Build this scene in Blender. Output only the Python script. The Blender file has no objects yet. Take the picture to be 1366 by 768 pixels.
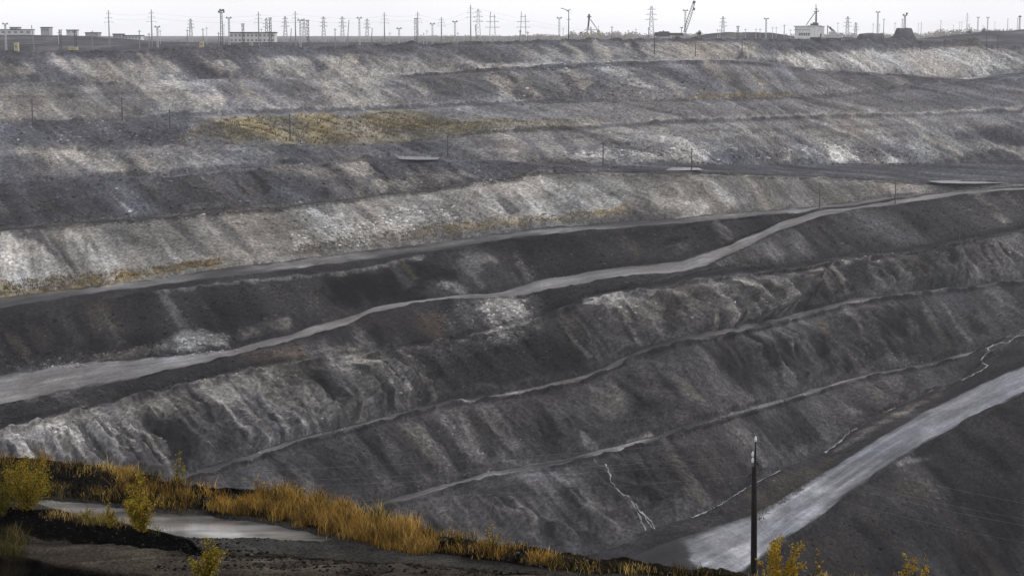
import bpy, math, random
import numpy as np
random.seed(7); RNG = np.random.default_rng(11)
C = bpy.context.scene.collection
sc = bpy.context.scene

# ------------------------------------------------------------------ camera
FPX = 2400.0; CX, CY = 683.0, 384.0; HORIZON = 42.0     # surveyed picture, 1366 x 768
PITCH = math.atan((CY - HORIZON) / FPX)
SP, CP = math.sin(PITCH), math.cos(PITCH)
cam = bpy.data.cameras.new("camera"); camo = bpy.data.objects.new("camera", cam); C.objects.link(camo)
cam.sensor_width = 36.0; cam.lens = 36.0 * FPX / 1366.0
cam.clip_start = 0.5; cam.clip_end = 40000
camo.location = (0, 0, 0); camo.rotation_euler = (math.pi / 2 - PITCH, 0, 0)
sc.camera = camo

# ------------------------------------------------------------------ world, sun, exposure
SUN_EL, SUN_AZ = math.radians(38), math.radians(62)     # azimuth from +Y, towards +X
world = bpy.data.worlds.new("World"); sc.world = world; world.use_nodes = True
nt = world.node_tree; nt.nodes.clear()
N = nt.nodes.new; L = nt.links.new
sky = N("ShaderNodeTexSky"); sky.sky_type = 'NISHITA'; sky.sun_disc = False
sky.sun_elevation = SUN_EL; sky.sun_rotation = SUN_AZ; sky.dust_density = 6.0; sky.air_density = 1.5
hs = N("ShaderNodeHueSaturation"); hs.inputs['Saturation'].default_value = 0.12
L(sky.outputs[0], hs.inputs['Color'])
tc = N("ShaderNodeTexCoord"); sep = N("ShaderNodeSeparateXYZ"); L(tc.outputs['Generated'], sep.inputs[0])
mr = N("ShaderNodeMapRange"); L(sep.outputs['Z'], mr.inputs['Value'])
mr.inputs['From Min'].default_value = 0.0; mr.inputs['From Max'].default_value = 1.0
mr.inputs['To Min'].default_value = 11.9; mr.inputs['To Max'].default_value = 15.5
nz = N("ShaderNodeTexNoise"); nz.inputs['Scale'].default_value = 3.0; nz.inputs['Detail'].default_value = 3.0
L(tc.outputs['Generated'], nz.inputs['Vector'])
mr2 = N("ShaderNodeMapRange"); L(nz.outputs[0], mr2.inputs['Value'])
mr2.inputs['From Min'].default_value = 0.3; mr2.inputs['From Max'].default_value = 0.7
mr2.inputs['To Min'].default_value = 0.9; mr2.inputs['To Max'].default_value = 1.08
mu = N("ShaderNodeMath"); mu.operation = 'MULTIPLY'; L(mr.outputs[0], mu.inputs[0]); L(mr2.outputs[0], mu.inputs[1])
vm = N("ShaderNodeVectorMath"); vm.operation = 'SCALE'; vm.inputs[0].default_value = (0.985, 0.985, 1.02)
L(mu.outputs[0], vm.inputs['Scale'])
mx = N("ShaderNodeMix"); mx.data_type = 'RGBA'; mx.inputs['Factor'].default_value = 0.85
L(hs.outputs[0], mx.inputs[6]); L(vm.outputs[0], mx.inputs[7])
bg = N("ShaderNodeBackground"); bg.inputs['Strength'].default_value = 0.1
L(mx.outputs[2], bg.inputs['Color'])
wo = N("ShaderNodeOutputWorld"); L(bg.outputs[0], wo.inputs['Surface'])

sl = bpy.data.lights.new("sun", 'SUN'); sl.energy = 1.5; sl.angle = math.radians(10); sl.color = (1.0, 0.97, 0.93)
slo = bpy.data.objects.new("sun", sl); C.objects.link(slo)
slo.rotation_euler = (math.pi / 2 - SUN_EL, 0, math.pi - SUN_AZ)
sc.view_settings.view_transform = 'Standard'; sc.view_settings.look = 'None'
sc.view_settings.exposure = 0.0; sc.view_settings.gamma = 1.0; sc.view_settings.use_curve_mapping = False
sc.render.engine = 'CYCLES'
sc.cycles.max_bounces = 5; sc.cycles.diffuse_bounces = 3; sc.cycles.glossy_bounces = 2
sc.cycles.volume_bounces = 1; sc.cycles.use_adaptive_sampling = False
HAZE_DENSITY = 4.8e-5

# ------------------------------------------------------------------ helpers
def hash2(ix, iy, seed):
    h = (ix.astype(np.int64) * 374761393 + iy.astype(np.int64) * 668265263 + seed * 974634457) & 0xFFFFFFFF
    h = ((h ^ (h >> 13)) * 1274126177) & 0xFFFFFFFF
    h = ((h ^ (h >> 16)) * 2246822519) & 0xFFFFFFFF
    return (h ^ (h >> 15)) & 0xFFFF

def gnoise(x, y, seed=0):
    x0 = np.floor(x); y0 = np.floor(y); fx = x - x0; fy = y - y0
    u = fx * fx * fx * (fx * (fx * 6 - 15) + 10); v = fy * fy * fy * (fy * (fy * 6 - 15) + 10)
    def g(dx, dy):
        a = hash2(x0 + dx, y0 + dy, seed) * (2 * np.pi / 65536)
        return np.cos(a) * (fx - dx) + np.sin(a) * (fy - dy)
    a = g(0, 0); b = g(1, 0); c = g(0, 1); d = g(1, 1)
    return 1.45 * ((a + (b - a) * u) + ((c + (d - c) * u) - (a + (b - a) * u)) * v)

def fbm(x, y, octaves=4, seed=0, gain=0.5):
    s = 0; a = 1.0; t = 0
    for k in range(octaves):
        s = s + a * gnoise(x, y, seed + 17 * k); t += a
        x = x * 2.03 + 5.3; y = y * 2.03 - 3.1; a *= gain
    return s / t * 1.5

def smooth01(t):
    t = np.clip(t, 0, 1); return t * t * (3 - 2 * t)

def px_ray(x, y):
    "surveyed picture point -> (tangent of bearing, tangent of depression)"
    r = np.asarray(x, float) - CX; d = np.asarray(y, float) - CY
    fwd = FPX * CP - d * SP; up = -FPX * SP - d * CP
    return r / fwd, -up / fwd

def ray_px(az, dep):
    fwd = CP + dep * SP; dn = -SP + dep * CP
    return CX + FPX * az / fwd, CY + FPX * dn / fwd

def new_mesh(name, co, quads=None, tris=None, mat=None, smooth=True, parent=None, attr=None, poly=None):
    me = bpy.data.meshes.new(name)
    co = np.ascontiguousarray(co, dtype=np.float32)
    if poly is not None:
        me.from_pydata([tuple(map(float, p)) for p in co], [], poly)
    else:
        nq = 0 if quads is None else len(quads); ntr = 0 if tris is None else len(tris)
        me.vertices.add(len(co)); me.vertices.foreach_set("co", co.ravel())
        lv = []
        if nq: lv.append(np.asarray(quads, np.int32).ravel())
        if ntr: lv.append(np.asarray(tris, np.int32).ravel())
        lv = np.concatenate(lv); me.loops.add(len(lv)); me.loops.foreach_set("vertex_index", lv)
        tot = np.concatenate([np.full(nq, 4, np.int32), np.full(ntr, 3, np.int32)])
        st = np.concatenate([[0], np.cumsum(tot)[:-1]]).astype(np.int32)
        me.polygons.add(nq + ntr)
        me.polygons.foreach_set("loop_start", st)
        me.update(calc_edges=True); me.validate()
    if smooth:
        me.polygons.foreach_set("use_smooth", np.ones(len(me.polygons), dtype=bool))
    if attr is not None:
        a = me.attributes.new("soil", 'FLOAT_COLOR', 'POINT')
        cc = np.ones((len(co), 4), np.float32); cc[:, :3] = attr
        a.data.foreach_set("color", cc.ravel())
    o = bpy.data.objects.new(name, me); C.objects.link(o)
    if mat: me.materials.append(mat)
    if parent: o.parent = parent
    return o

def tag(o, label=None, cat=None, group=None, kind=None):
    if label: o["label"] = label
    if cat: o["category"] = cat
    if group: o["group"] = group
    if kind: o["kind"] = kind
    return o

def empty(name, loc, rz=0.0):
    o = bpy.data.objects.new(name, None); C.objects.link(o)
    o.location = loc; o.rotation_euler = (0, 0, rz); o.empty_display_size = 0.5
    return o

class MB:
    "collects boxes, bars and tubes that become ONE mesh"
    def __init__(s): s.v = []; s.f = []
    def add(s, vs, fs):
        n = len(s.v); s.v += [tuple(map(float, v)) for v in vs]; s.f += [tuple(i + n for i in f) for f in fs]; return s
    def box(s, c, d):
        x, y, z = c; a, b, e = d[0] / 2, d[1] / 2, d[2] / 2
        vs = [(x + i * a, y + j * b, z + k * e) for k in (-1, 1) for j in (-1, 1) for i in (-1, 1)]
        return s.add(vs, [(0, 2, 3, 1), (4, 5, 7, 6), (0, 1, 5, 4), (2, 6, 7, 3), (0, 4, 6, 2), (1, 3, 7, 5)])
    def tube(s, pts, rad, n=6, cap=True):
        pts = [np.array(p, float) for p in pts]
        if not hasattr(rad, '__len__'): rad = [rad] * len(pts)
        vs = []; fs = []
        for i, p in enumerate(pts):
            t = pts[min(i + 1, len(pts) - 1)] - pts[max(i - 1, 0)]; t /= (np.linalg.norm(t) + 1e-9)
            u = np.cross(t, (0, 0, 1.0) if abs(t[2]) < 0.9 else (1.0, 0, 0)); u /= np.linalg.norm(u); w = np.cross(t, u)
            for k in range(n):
                a = 2 * math.pi * k / n; vs.append(p + rad[i] * (math.cos(a) * u + math.sin(a) * w))
        for i in range(len(pts) - 1):
            for k in range(n):
                fs.append((i * n + k, i * n + (k + 1) % n, (i + 1) * n + (k + 1) % n, (i + 1) * n + k))
        if cap:
            fs.append(tuple(range(n - 1, -1, -1))); m = (len(pts) - 1) * n; fs.append(tuple(range(m, m + n)))
        return s.add(vs, fs)
    def bar(s, a, b, w): return s.tube([a, b], w / 2 * 1.2, 4)
    def lathe(s, prof, c=(0, 0, 0), n=10):
        vs = []; fs = []
        for (r, z) in prof:
            for k in range(n):
                a = 2 * math.pi * k / n; vs.append((c[0] + r * math.cos(a), c[1] + r * math.sin(a), c[2] + z))
        for i in range(len(prof) - 1):
            for k in range(n):
                fs.append((i * n + k, i * n + (k + 1) % n, (i + 1) * n + (k + 1) % n, (i + 1) * n + k))
        fs.append(tuple(range(n - 1, -1, -1))); m = (len(prof) - 1) * n; fs.append(tuple(range(m, m + n)))
        return s.add(vs, fs)
    def build(s, name, mat, parent=None, smooth=False):
        return new_mesh(name, np.array(s.v), poly=s.f, mat=mat, smooth=smooth, parent=parent)

# ------------------------------------------------------------------ materials
def mat_plain(name, col, rough=0.7, spec=0.3, noise=0.25, scale=2.0, metal=0.0):
    m = bpy.data.materials.new(name); m.use_nodes = True; t = m.node_tree
    b = t.nodes["Principled BSDF"]; b.inputs['Roughness'].default_value = rough
    b.inputs['Specular IOR Level'].default_value = spec; b.inputs['Metallic'].default_value = metal
    tcn = t.nodes.new("ShaderNodeTexCoord"); n = t.nodes.new("ShaderNodeTexNoise"); n.inputs['Scale'].default_value = scale
    n.inputs['Detail'].default_value = 5; t.links.new(tcn.outputs['Object'], n.inputs['Vector'])
    r = t.nodes.new("ShaderNodeValToRGB"); t.links.new(n.outputs[0], r.inputs[0])
    r.color_ramp.elements[0].position = 0.3; r.color_ramp.elements[1].position = 0.7
    r.color_ramp.elements[0].color = tuple(c * (1 - noise) for c in col) + (1,)
    r.color_ramp.elements[1].color = tuple(min(1, c * (1 + noise)) for c in col) + (1,)
    t.links.new(r.outputs[0], b.inputs['Base Color'])
    return m

def mat_soil(name, rough=0.95, spec=0.0, s1=0.8, s2=0.06, amt=0.6, bump=0.9, bdist=0.7):
    "earth: base colour from the geology stored on the mesh, broken up by clods and grit"
    m = bpy.data.materials.new(name); m.use_nodes = True; t = m.node_tree; b = t.nodes["Principled BSDF"]
    b.inputs['Roughness'].default_value = rough; b.inputs['Specular IOR Level'].default_value = spec
    at = t.nodes.new("ShaderNodeAttribute"); at.attribute_name = "soil"
    g = t.nodes.new("ShaderNodeNewGeometry")
    def nz(scale, det=5, ro=0.65):
        n = t.nodes.new("ShaderNodeTexNoise"); n.inputs['Scale'].default_value = scale; n.inputs['Detail'].default_value = det
        n.inputs['Roughness'].default_value = ro; t.links.new(g.outputs['Position'], n.inputs['Vector']); return n
    n1 = nz(s1); n2 = nz(s2)
    def mrg(n, lo, hi):
        r = t.nodes.new("ShaderNodeMapRange"); r.inputs['From Min'].default_value = 0.28; r.inputs['From Max'].default_value = 0.72
        r.inputs['To Min'].default_value = lo; r.inputs['To Max'].default_value = hi; t.links.new(n.outputs[0], r.inputs['Value']); return r
    r1 = mrg(n1, 1 - amt, 1 + amt); r2 = mrg(n2, 0.85, 1.15)
    mm = t.nodes.new("ShaderNodeMath"); mm.operation = 'MULTIPLY'; t.links.new(r1.outputs[0], mm.inputs[0]); t.links.new(r2.outputs[0], mm.inputs[1])
    v = t.nodes.new("ShaderNodeVectorMath"); v.operation = 'SCALE'; t.links.new(at.outputs['Color'], v.inputs[0]); t.links.new(mm.outputs[0], v.inputs['Scale'])
    t.links.new(v.outputs[0], b.inputs['Base Color'])
    bp = t.nodes.new("ShaderNodeBump"); bp.inputs['Strength'].default_value = bump; bp.inputs['Distance'].default_value = bdist
    t.links.new(n1.outputs[0], bp.inputs['Height']); t.links.new(bp.outputs[0], b.inputs['Normal'])
    return m

def mat_attr(name, rough=0.7, trans=0.0):
    m = bpy.data.materials.new(name); m.use_nodes = True; t = m.node_tree; b = t.nodes["Principled BSDF"]
    b.inputs['Roughness'].default_value = rough; b.inputs['Specular IOR Level'].default_value = 0.0
    at = t.nodes.new("ShaderNodeAttribute"); at.attribute_name = "soil"
    t.links.new(at.outputs['Color'], b.inputs['Base Color'])
    if trans:
        tr = t.nodes.new("ShaderNodeBsdfTranslucent"); t.links.new(at.outputs['Color'], tr.inputs['Color'])
        ms = t.nodes.new("ShaderNodeMixShader"); ms.inputs[0].default_value = trans
        t.links.new(b.outputs[0], ms.inputs[1]); t.links.new(tr.outputs[0], ms.inputs[2])
        t.links.new(ms.outputs[0], t.nodes["Material Output"].inputs['Surface'])
    return m

M_SOIL = mat_soil("pit_soil"); M_ROAD = mat_soil("packed_road", rough=0.8, spec=0.1, s1=0.5, amt=0.25, bump=0.25)
M_NEAR = mat_soil("near_soil", s1=9.0, s2=0.8, amt=0.75, bump=1.0, bdist=0.16)
M_ROCK = mat_attr("rubble_stone", 0.9); M_LEAF = mat_attr("leaf", 0.6, 0.35)

def mat_water(name, col, rough):
    m = bpy.data.materials.new(name); m.use_nodes = True; t = m.node_tree; b = t.nodes["Principled BSDF"]
    b.inputs['Base Color'].default_value = col + (1,); b.inputs['Roughness'].default_value = rough; b.inputs['IOR'].default_value = 1.33
    b.inputs['Specular IOR Level'].default_value = 0.6
    g = t.nodes.new("ShaderNodeNewGeometry"); n = t.nodes.new("ShaderNodeTexNoise"); n.inputs['Scale'].default_value = 2.0
    t.links.new(g.outputs['Position'], n.inputs['Vector'])
    bp = t.nodes.new("ShaderNodeBump"); bp.inputs['Strength'].default_value = 0.04; bp.inputs['Distance'].default_value = 0.05
    t.links.new(n.outputs[0], bp.inputs['Height']); t.links.new(bp.outputs[0], b.inputs['Normal'])
    return m
M_POND = mat_water("pond_water", (0.30, 0.30, 0.30), 0.15)
M_PUDDLE = mat_water("muddy_water", (0.13, 0.127, 0.122), 0.08)
_t = M_PUDDLE.node_tree; _n = _t.nodes.new("ShaderNodeTexNoise"); _n.inputs['Scale'].default_value = 0.9; _n.inputs['Detail'].default_value = 6
_mp = _t.nodes.new("ShaderNodeMapping"); _mp.inputs['Scale'].default_value = (0.35, 1.2, 1); _g = _t.nodes.new("ShaderNodeNewGeometry")
_t.links.new(_g.outputs['Position'], _mp.inputs['Vector']); _t.links.new(_mp.outputs[0], _n.inputs['Vector'])
_r = _t.nodes.new("ShaderNodeValToRGB"); _r.color_ramp.elements[0].position = .36; _r.color_ramp.elements[1].position = .62
_r.color_ramp.elements[0].color = (.045, .042, .038, 1); _r.color_ramp.elements[1].color = (.20, .195, .19, 1)
_t.links.new(_n.outputs[0], _r.inputs[0]); _t.links.new(_r.outputs[0], _t.nodes["Principled BSDF"].inputs['Base Color'])
_q = _t.nodes.new("ShaderNodeMapRange"); _q.inputs['From Min'].default_value = .35; _q.inputs['From Max'].default_value = .65; _q.inputs['To Min'].default_value = .28; _q.inputs['To Max'].default_value = .05
_t.links.new(_n.outputs[0], _q.inputs['Value']); _t.links.new(_q.outputs[0], _t.nodes["Principled BSDF"].inputs['Roughness'])
M_FOAM = mat_plain("running_water", (0.19, 0.19, 0.195), 0.4, 0.35, 0.6, 0.5)

# ------------------------------------------------------------------ the open pit: surveyed edges, top to bottom
LW, RW = -700, 2066
def ext(pts, sl=None, sr=-0.03):
    "carry an edge on past both sides of the view"
    (x0, y0), (x1, y1) = pts[0], pts[1]
    a = 0.5 * (y1 - y0) / (x1 - x0) if sl is None else sl
    (xe, ye) = pts[-1]
    return [(LW, y0 + a * (LW - x0))] + list(pts) + [(RW, ye + sr * (RW - xe))]

R = {}
R['rim'] = [(0,70),(80,71),(125,69),(190,68),(237,64),(338,63),(460,64),(480,60),(535,60),(551,56),(565,60),(612,58),(670,56),(741,54),(775,54),(788,51),(800,53),(856,53),(906,52),(980,52),(1058,53),(1122,54),(1180,52),(1196,47),(1208,47),(1228,57),(1260,55),(1303,51),(1318,62),(1366,63)]
R['r1'] = [(0,112),(345,104),(460,104),(560,98),(633,92),(731,86),(906,79),(1000,80),(1095,93),(1190,98),(1289,105),(1366,94)]
R['r1b'] = [(0,114),(345,106),(460,106),(560,100),(633,94.5),(731,88.5),(906,81.5),(1000,83),(1095,95),(1190,100),(1289,107),(1366,98)]
R['r2'] = [(0,163),(45,162),(160,159),(250,150),(380,146),(511,142),(585,139),(680,134),(755,133),(906,133),(1075,128),(1190,120),(1244,112),(1300,109),(1366,106)]
R['r2e'] = [(0,198),(80,200),(250,197),(460,195),(585,186),(640,174),(755,169),(906,160),(1143,152),(1227,151),(1366,144)]
R['r2c'] = [(0,244),(125,237),(237,234),(338,222),(460,215),(528,209),(600,213),(700,217),(790,222),(850,221),(930,220),(1100,219),(1240,219),(1366,214)]
R['r2d'] = [(0,246),(125,239.5),(237,236.5),(338,224.5),(460,218),(528,214),(600,216),(700,219.5),(790,226),(850,227.5),(906,229),(1100,232),(1240,243),(1366,241)]
R['r3'] = [(0,306),(176,291),(305,282),(460,266),(518,258),(575,252),(633,242),(738,230),(800,229),(906,231),(1100,235),(1240,246),(1366,244)]
R['r3b'] = [(0,309),(176,294),(305,285),(460,269),(518,261),(575,255),(633,245),(738,233),(800,231.5),(906,233.5),(1100,238),(1240,248),(1366,246)]
R['r4'] = [(0,398),(100,385),(186,376),(271,362),(338,354),(460,338),(585,323),(687,308),(788,299),(910,290),(1008,281),(1068,277),(1092,274),(1143,269),(1194,262),(1245,256),(1326,249.5),(1366,248)]
R['r4b'] = [(0,411),(102,394),(186,384),(271,372),(338,365),(460,350),(585,333),(687,317),(788,307),(910,298),(1008,288),(1068,283),(1092,279),(1143,274),(1194,264),(1245,257.5),(1326,250.2),(1366,248.6)]
R['r4c'] = [(0,424),(200,390),(271,381),(322,376),(406,368),(460,364),(518,352),(568,341),(600,334),(687,319),(788,309),(910,300),(1008,290),(1068,285),(1092,280),(1143,275),(1194,265),(1245,258),(1326,250.6),(1366,249)]
R['r5'] = [(0,500),(102,484),(210,477),(305,466),(389,445),(460,424),(494,411),(552,400),(612,393),(653,392),(670,388),(721,373),(788,362),(910,346),(974,326),(1041,297),(1092,281.5),(1143,276),(1194,266),(1245,259),(1326,251),(1366,249.5)]
R['r5L'] = [(0,540),(162,509),(271,484),(338,467),(406,450),(460,434),(494,418),(552,405),(612,398),(653,398),(687,396),(755,383),(795,374),(856,366),(910,363),(940,355),(991,331),(1041,307),(1109,285),(1160,277),(1211,271),(1278,260),(1366,254)]
R['r5b'] = [(0,570),(162,531),(330,490),(420,478),(500,468),(600,453),(700,428),(780,396),(860,380),(916,367),(991,353),(1058,349),(1109,345),(1194,331),(1278,321),(1366,306)]
R['r5c'] = [(0,574),(162,535),(330,494),(420,482),(500,472),(600,457),(700,433),(780,403),(860,388),(906,379),(991,366),(1060,360),(1126,350),(1211,339),(1278,325),(1366,310)]
R['r6'] = [(0,712),(244,632),(322,610),(389,586),(460,569),(535,549),(602,532),(667,525),(721,515),(788,497),(816,484),(856,464),(906,450),(991,434),(1058,419),(1143,398),(1194,391),(1278,382),(1366,372)]
R['r6b'] = [(0,722),(244,641),(322,618),(389,594),(460,576),(535,555),(602,538),(667,530),(721,521),(788,504),(816,492),(856,473),(906,459),(991,442),(1058,426),(1143,404),(1194,396),(1278,386),(1366,375.5)]
R['r7'] = [(0,850),(244,758),(494,672),(585,648),(653,629),(741,614),(775,606),(822,594),(873,581),(910,568),(974,550),(1052,529),(1123,507),(1194,491),(1245,482),(1288,472),(1366,438)]
R['r7b'] = [(0,862),(244,770),(494,681),(585,656),(653,636),(741,621),(775,613),(822,602),(873,588),(910,575),(974,556),(1052,534),(1123,512),(1194,495),(1245,486),(1288,475),(1366,440)]
R['r8'] = [(0,1010),(400,885),(792,738),(860,709),(923,690),(960,673),(991,653),(1041,627),(1106,600),(1143,571),(1194,544),(1245,520),(1282,507),(1316,480),(1366,452)]
R['r8b'] = [(0,1016),(400,891),(792,743),(860,714),(923,695),(960,678),(991,658),(1041,632),(1106,605),(1143,576),(1194,548),(1245,524),(1282,511),(1316,485),(1366,456)]
R['r9'] = [(0,1060),(400,925),(792,768),(850,738),(913,714),(991,691),(1041,668),(1055,655),(1109,623),(1167,586),(1228,552),(1295,518),(1366,487)]
R['r9L'] = [(0,1250),(400,1080),(900,825),(991,762),(1035,728),(1109,677),(1187,620),(1245,586),(1312,549),(1366,525)]
R['r10'] = [(0,1500),(400,1330),(900,1080),(1109,940),(1366,790)]
ORDER = ['rim','r1','r1b','r2','r2e','r2c','r2d','r3','r3b','r4','r4b','r4c','r5','r5L','r5b','r5c','r6','r6b','r7','r7b','r8','r8b','r9','r9L','r10']
# slope below each edge (fall per metre towards the lookout), gully depth, gully spacing
BAND = {'rim':(.42,1.0,14),'r1':(.14,.2,9),'r1b':(.40,1.1,16),'r2':(.27,1.3,14),'r2e':(.40,1.2,13),'r2c':(.012,.08,9),'r2d':(.40,.9,12),'r3':(.06,.1,9),
        'r3b':(.46,.9,12),'r4':(.05,.1,9),'r4b':(.2,.3,9),'r4c':(.48,.9,11),'r5':(.02,.06,12),'r5L':(.42,.55,10),'r5b':(.15,.25,8),'r5c':(.62,1.7,9),
        'r6':(.04,.08,9),'r6b':(.5,1.3,10),'r7':(.04,.08,9),'r7b':(.48,1.1,11),'r8':(.12,.2,7),'r8b':(.14,.25,9),'r9':(.02,.06,12),'r9L':(.5,1.0,12)}
ROADS = {'r4','r5','r6','r7','r9'}

xin = np.arange(-60, 1427, 1.30)
az_in = (xin - CX) / (FPX * CP)
lo = px_ray(LW + 40, 300)[0]; hi = px_ray(RW - 40, 300)[0]
AZ = np.concatenate([np.linspace(lo, az_in[0], 70)[:-1], az_in, np.linspace(az_in[-1], hi, 70)[1:]])
NC = len(AZ)
PXA = 1.0 / (FPX)                                    # one picture row as a tangent

def edge_dep(pts, wob, seed):
    p = np.array(ext(pts), float); a, d = px_ray(p[:, 0], p[:, 1])
    o = np.argsort(a); dd = np.interp(AZ, a[o], d[o])
    k = np.hanning(15); k /= k.sum()
    dd = np.convolve(np.pad(dd, 7, mode='edge'), k, 'valid')
    return dd + wob * PXA * fbm(AZ * 60, np.full(NC, seed * 3.7), 3, seed)

DEP = np.zeros((len(ORDER), NC))
for i, k in enumerate(ORDER):
    DEP[i] = edge_dep(R[k], 1.0 if i < 9 else 1.8, i + 3)
    if i == 0: DEP[i] += PXA * (2.0 * fbm(AZ * 160, AZ * 0 + 2.2, 4, 77, .6))
    if i: DEP[i] = np.maximum(DEP[i], DEP[i - 1] + 0.7 * PXA)
DIST = np.zeros_like(DEP)
i5 = ORDER.index('r5')
z5x = np.array([LW, 0, 683, 1366, RW]); z5 = np.interp(AZ, px_ray(z5x, np.full(5, 380.))[0], [-133., -126., -105., -80., -76.])
DIST[i5] = -z5 / DEP[i5]
for i in range(i5, len(ORDER) - 1):
    s = BAND[ORDER[i]][0]; DIST[i + 1] = DIST[i] * (s + DEP[i]) / (s + DEP[i + 1])
for i in range(i5, 0, -1):
    s = BAND[ORDER[i - 1]][0]; DIST[i - 1] = DIST[i] * (s + DEP[i]) / (s + DEP[i - 1])

def smooth_cols(a, n):
    k = np.hanning(n); k /= k.sum(); return np.convolve(np.pad(a, n // 2, mode='edge'), k, 'valid')
for i in range(len(ORDER)): DIST[i] = smooth_cols(DIST[i], 61)

# ---- geology: bed and spill colours; u tones paler, far haze put into them
PAL = {'k':(.004,.0038,.0044),'coal':(.007,.0067,.0076),'dark':(.0205,.0196,.0206),'grey':(.043,.0415,.0426),'mid':(.082,.0788,.0762),'cpale':(.105,.100,.092),
       'pale':(.150,.142,.128),'white':(.27,.262,.244),'brown':(.042,.035,.029),'rust':(.062,.046,.032),'road':(.118,.114,.112),'haul':(.145,.148,.160),'lane':(.10,.0975,.095),
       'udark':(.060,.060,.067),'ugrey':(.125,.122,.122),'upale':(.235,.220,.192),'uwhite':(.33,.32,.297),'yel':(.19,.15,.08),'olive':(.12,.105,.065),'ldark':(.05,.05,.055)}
BASE = {'rim':'ugrey','r1':'ugrey','r1b':'ugrey','r2':'ugrey','r2e':'ugrey','r2c':'udark','r2d':'ldark','r3':'grey','r3b':'pale','r4':'lane','r4b':'dark','r4c':'dark',
        'r5':'road','r5L':'dark','r5b':'dark','r5c':'grey','r6':'lane','r6b':'grey','r7':'lane','r7b':'grey','r8':'dark','r8b':'dark','r9':'haul','r9L':'dark'}
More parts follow.
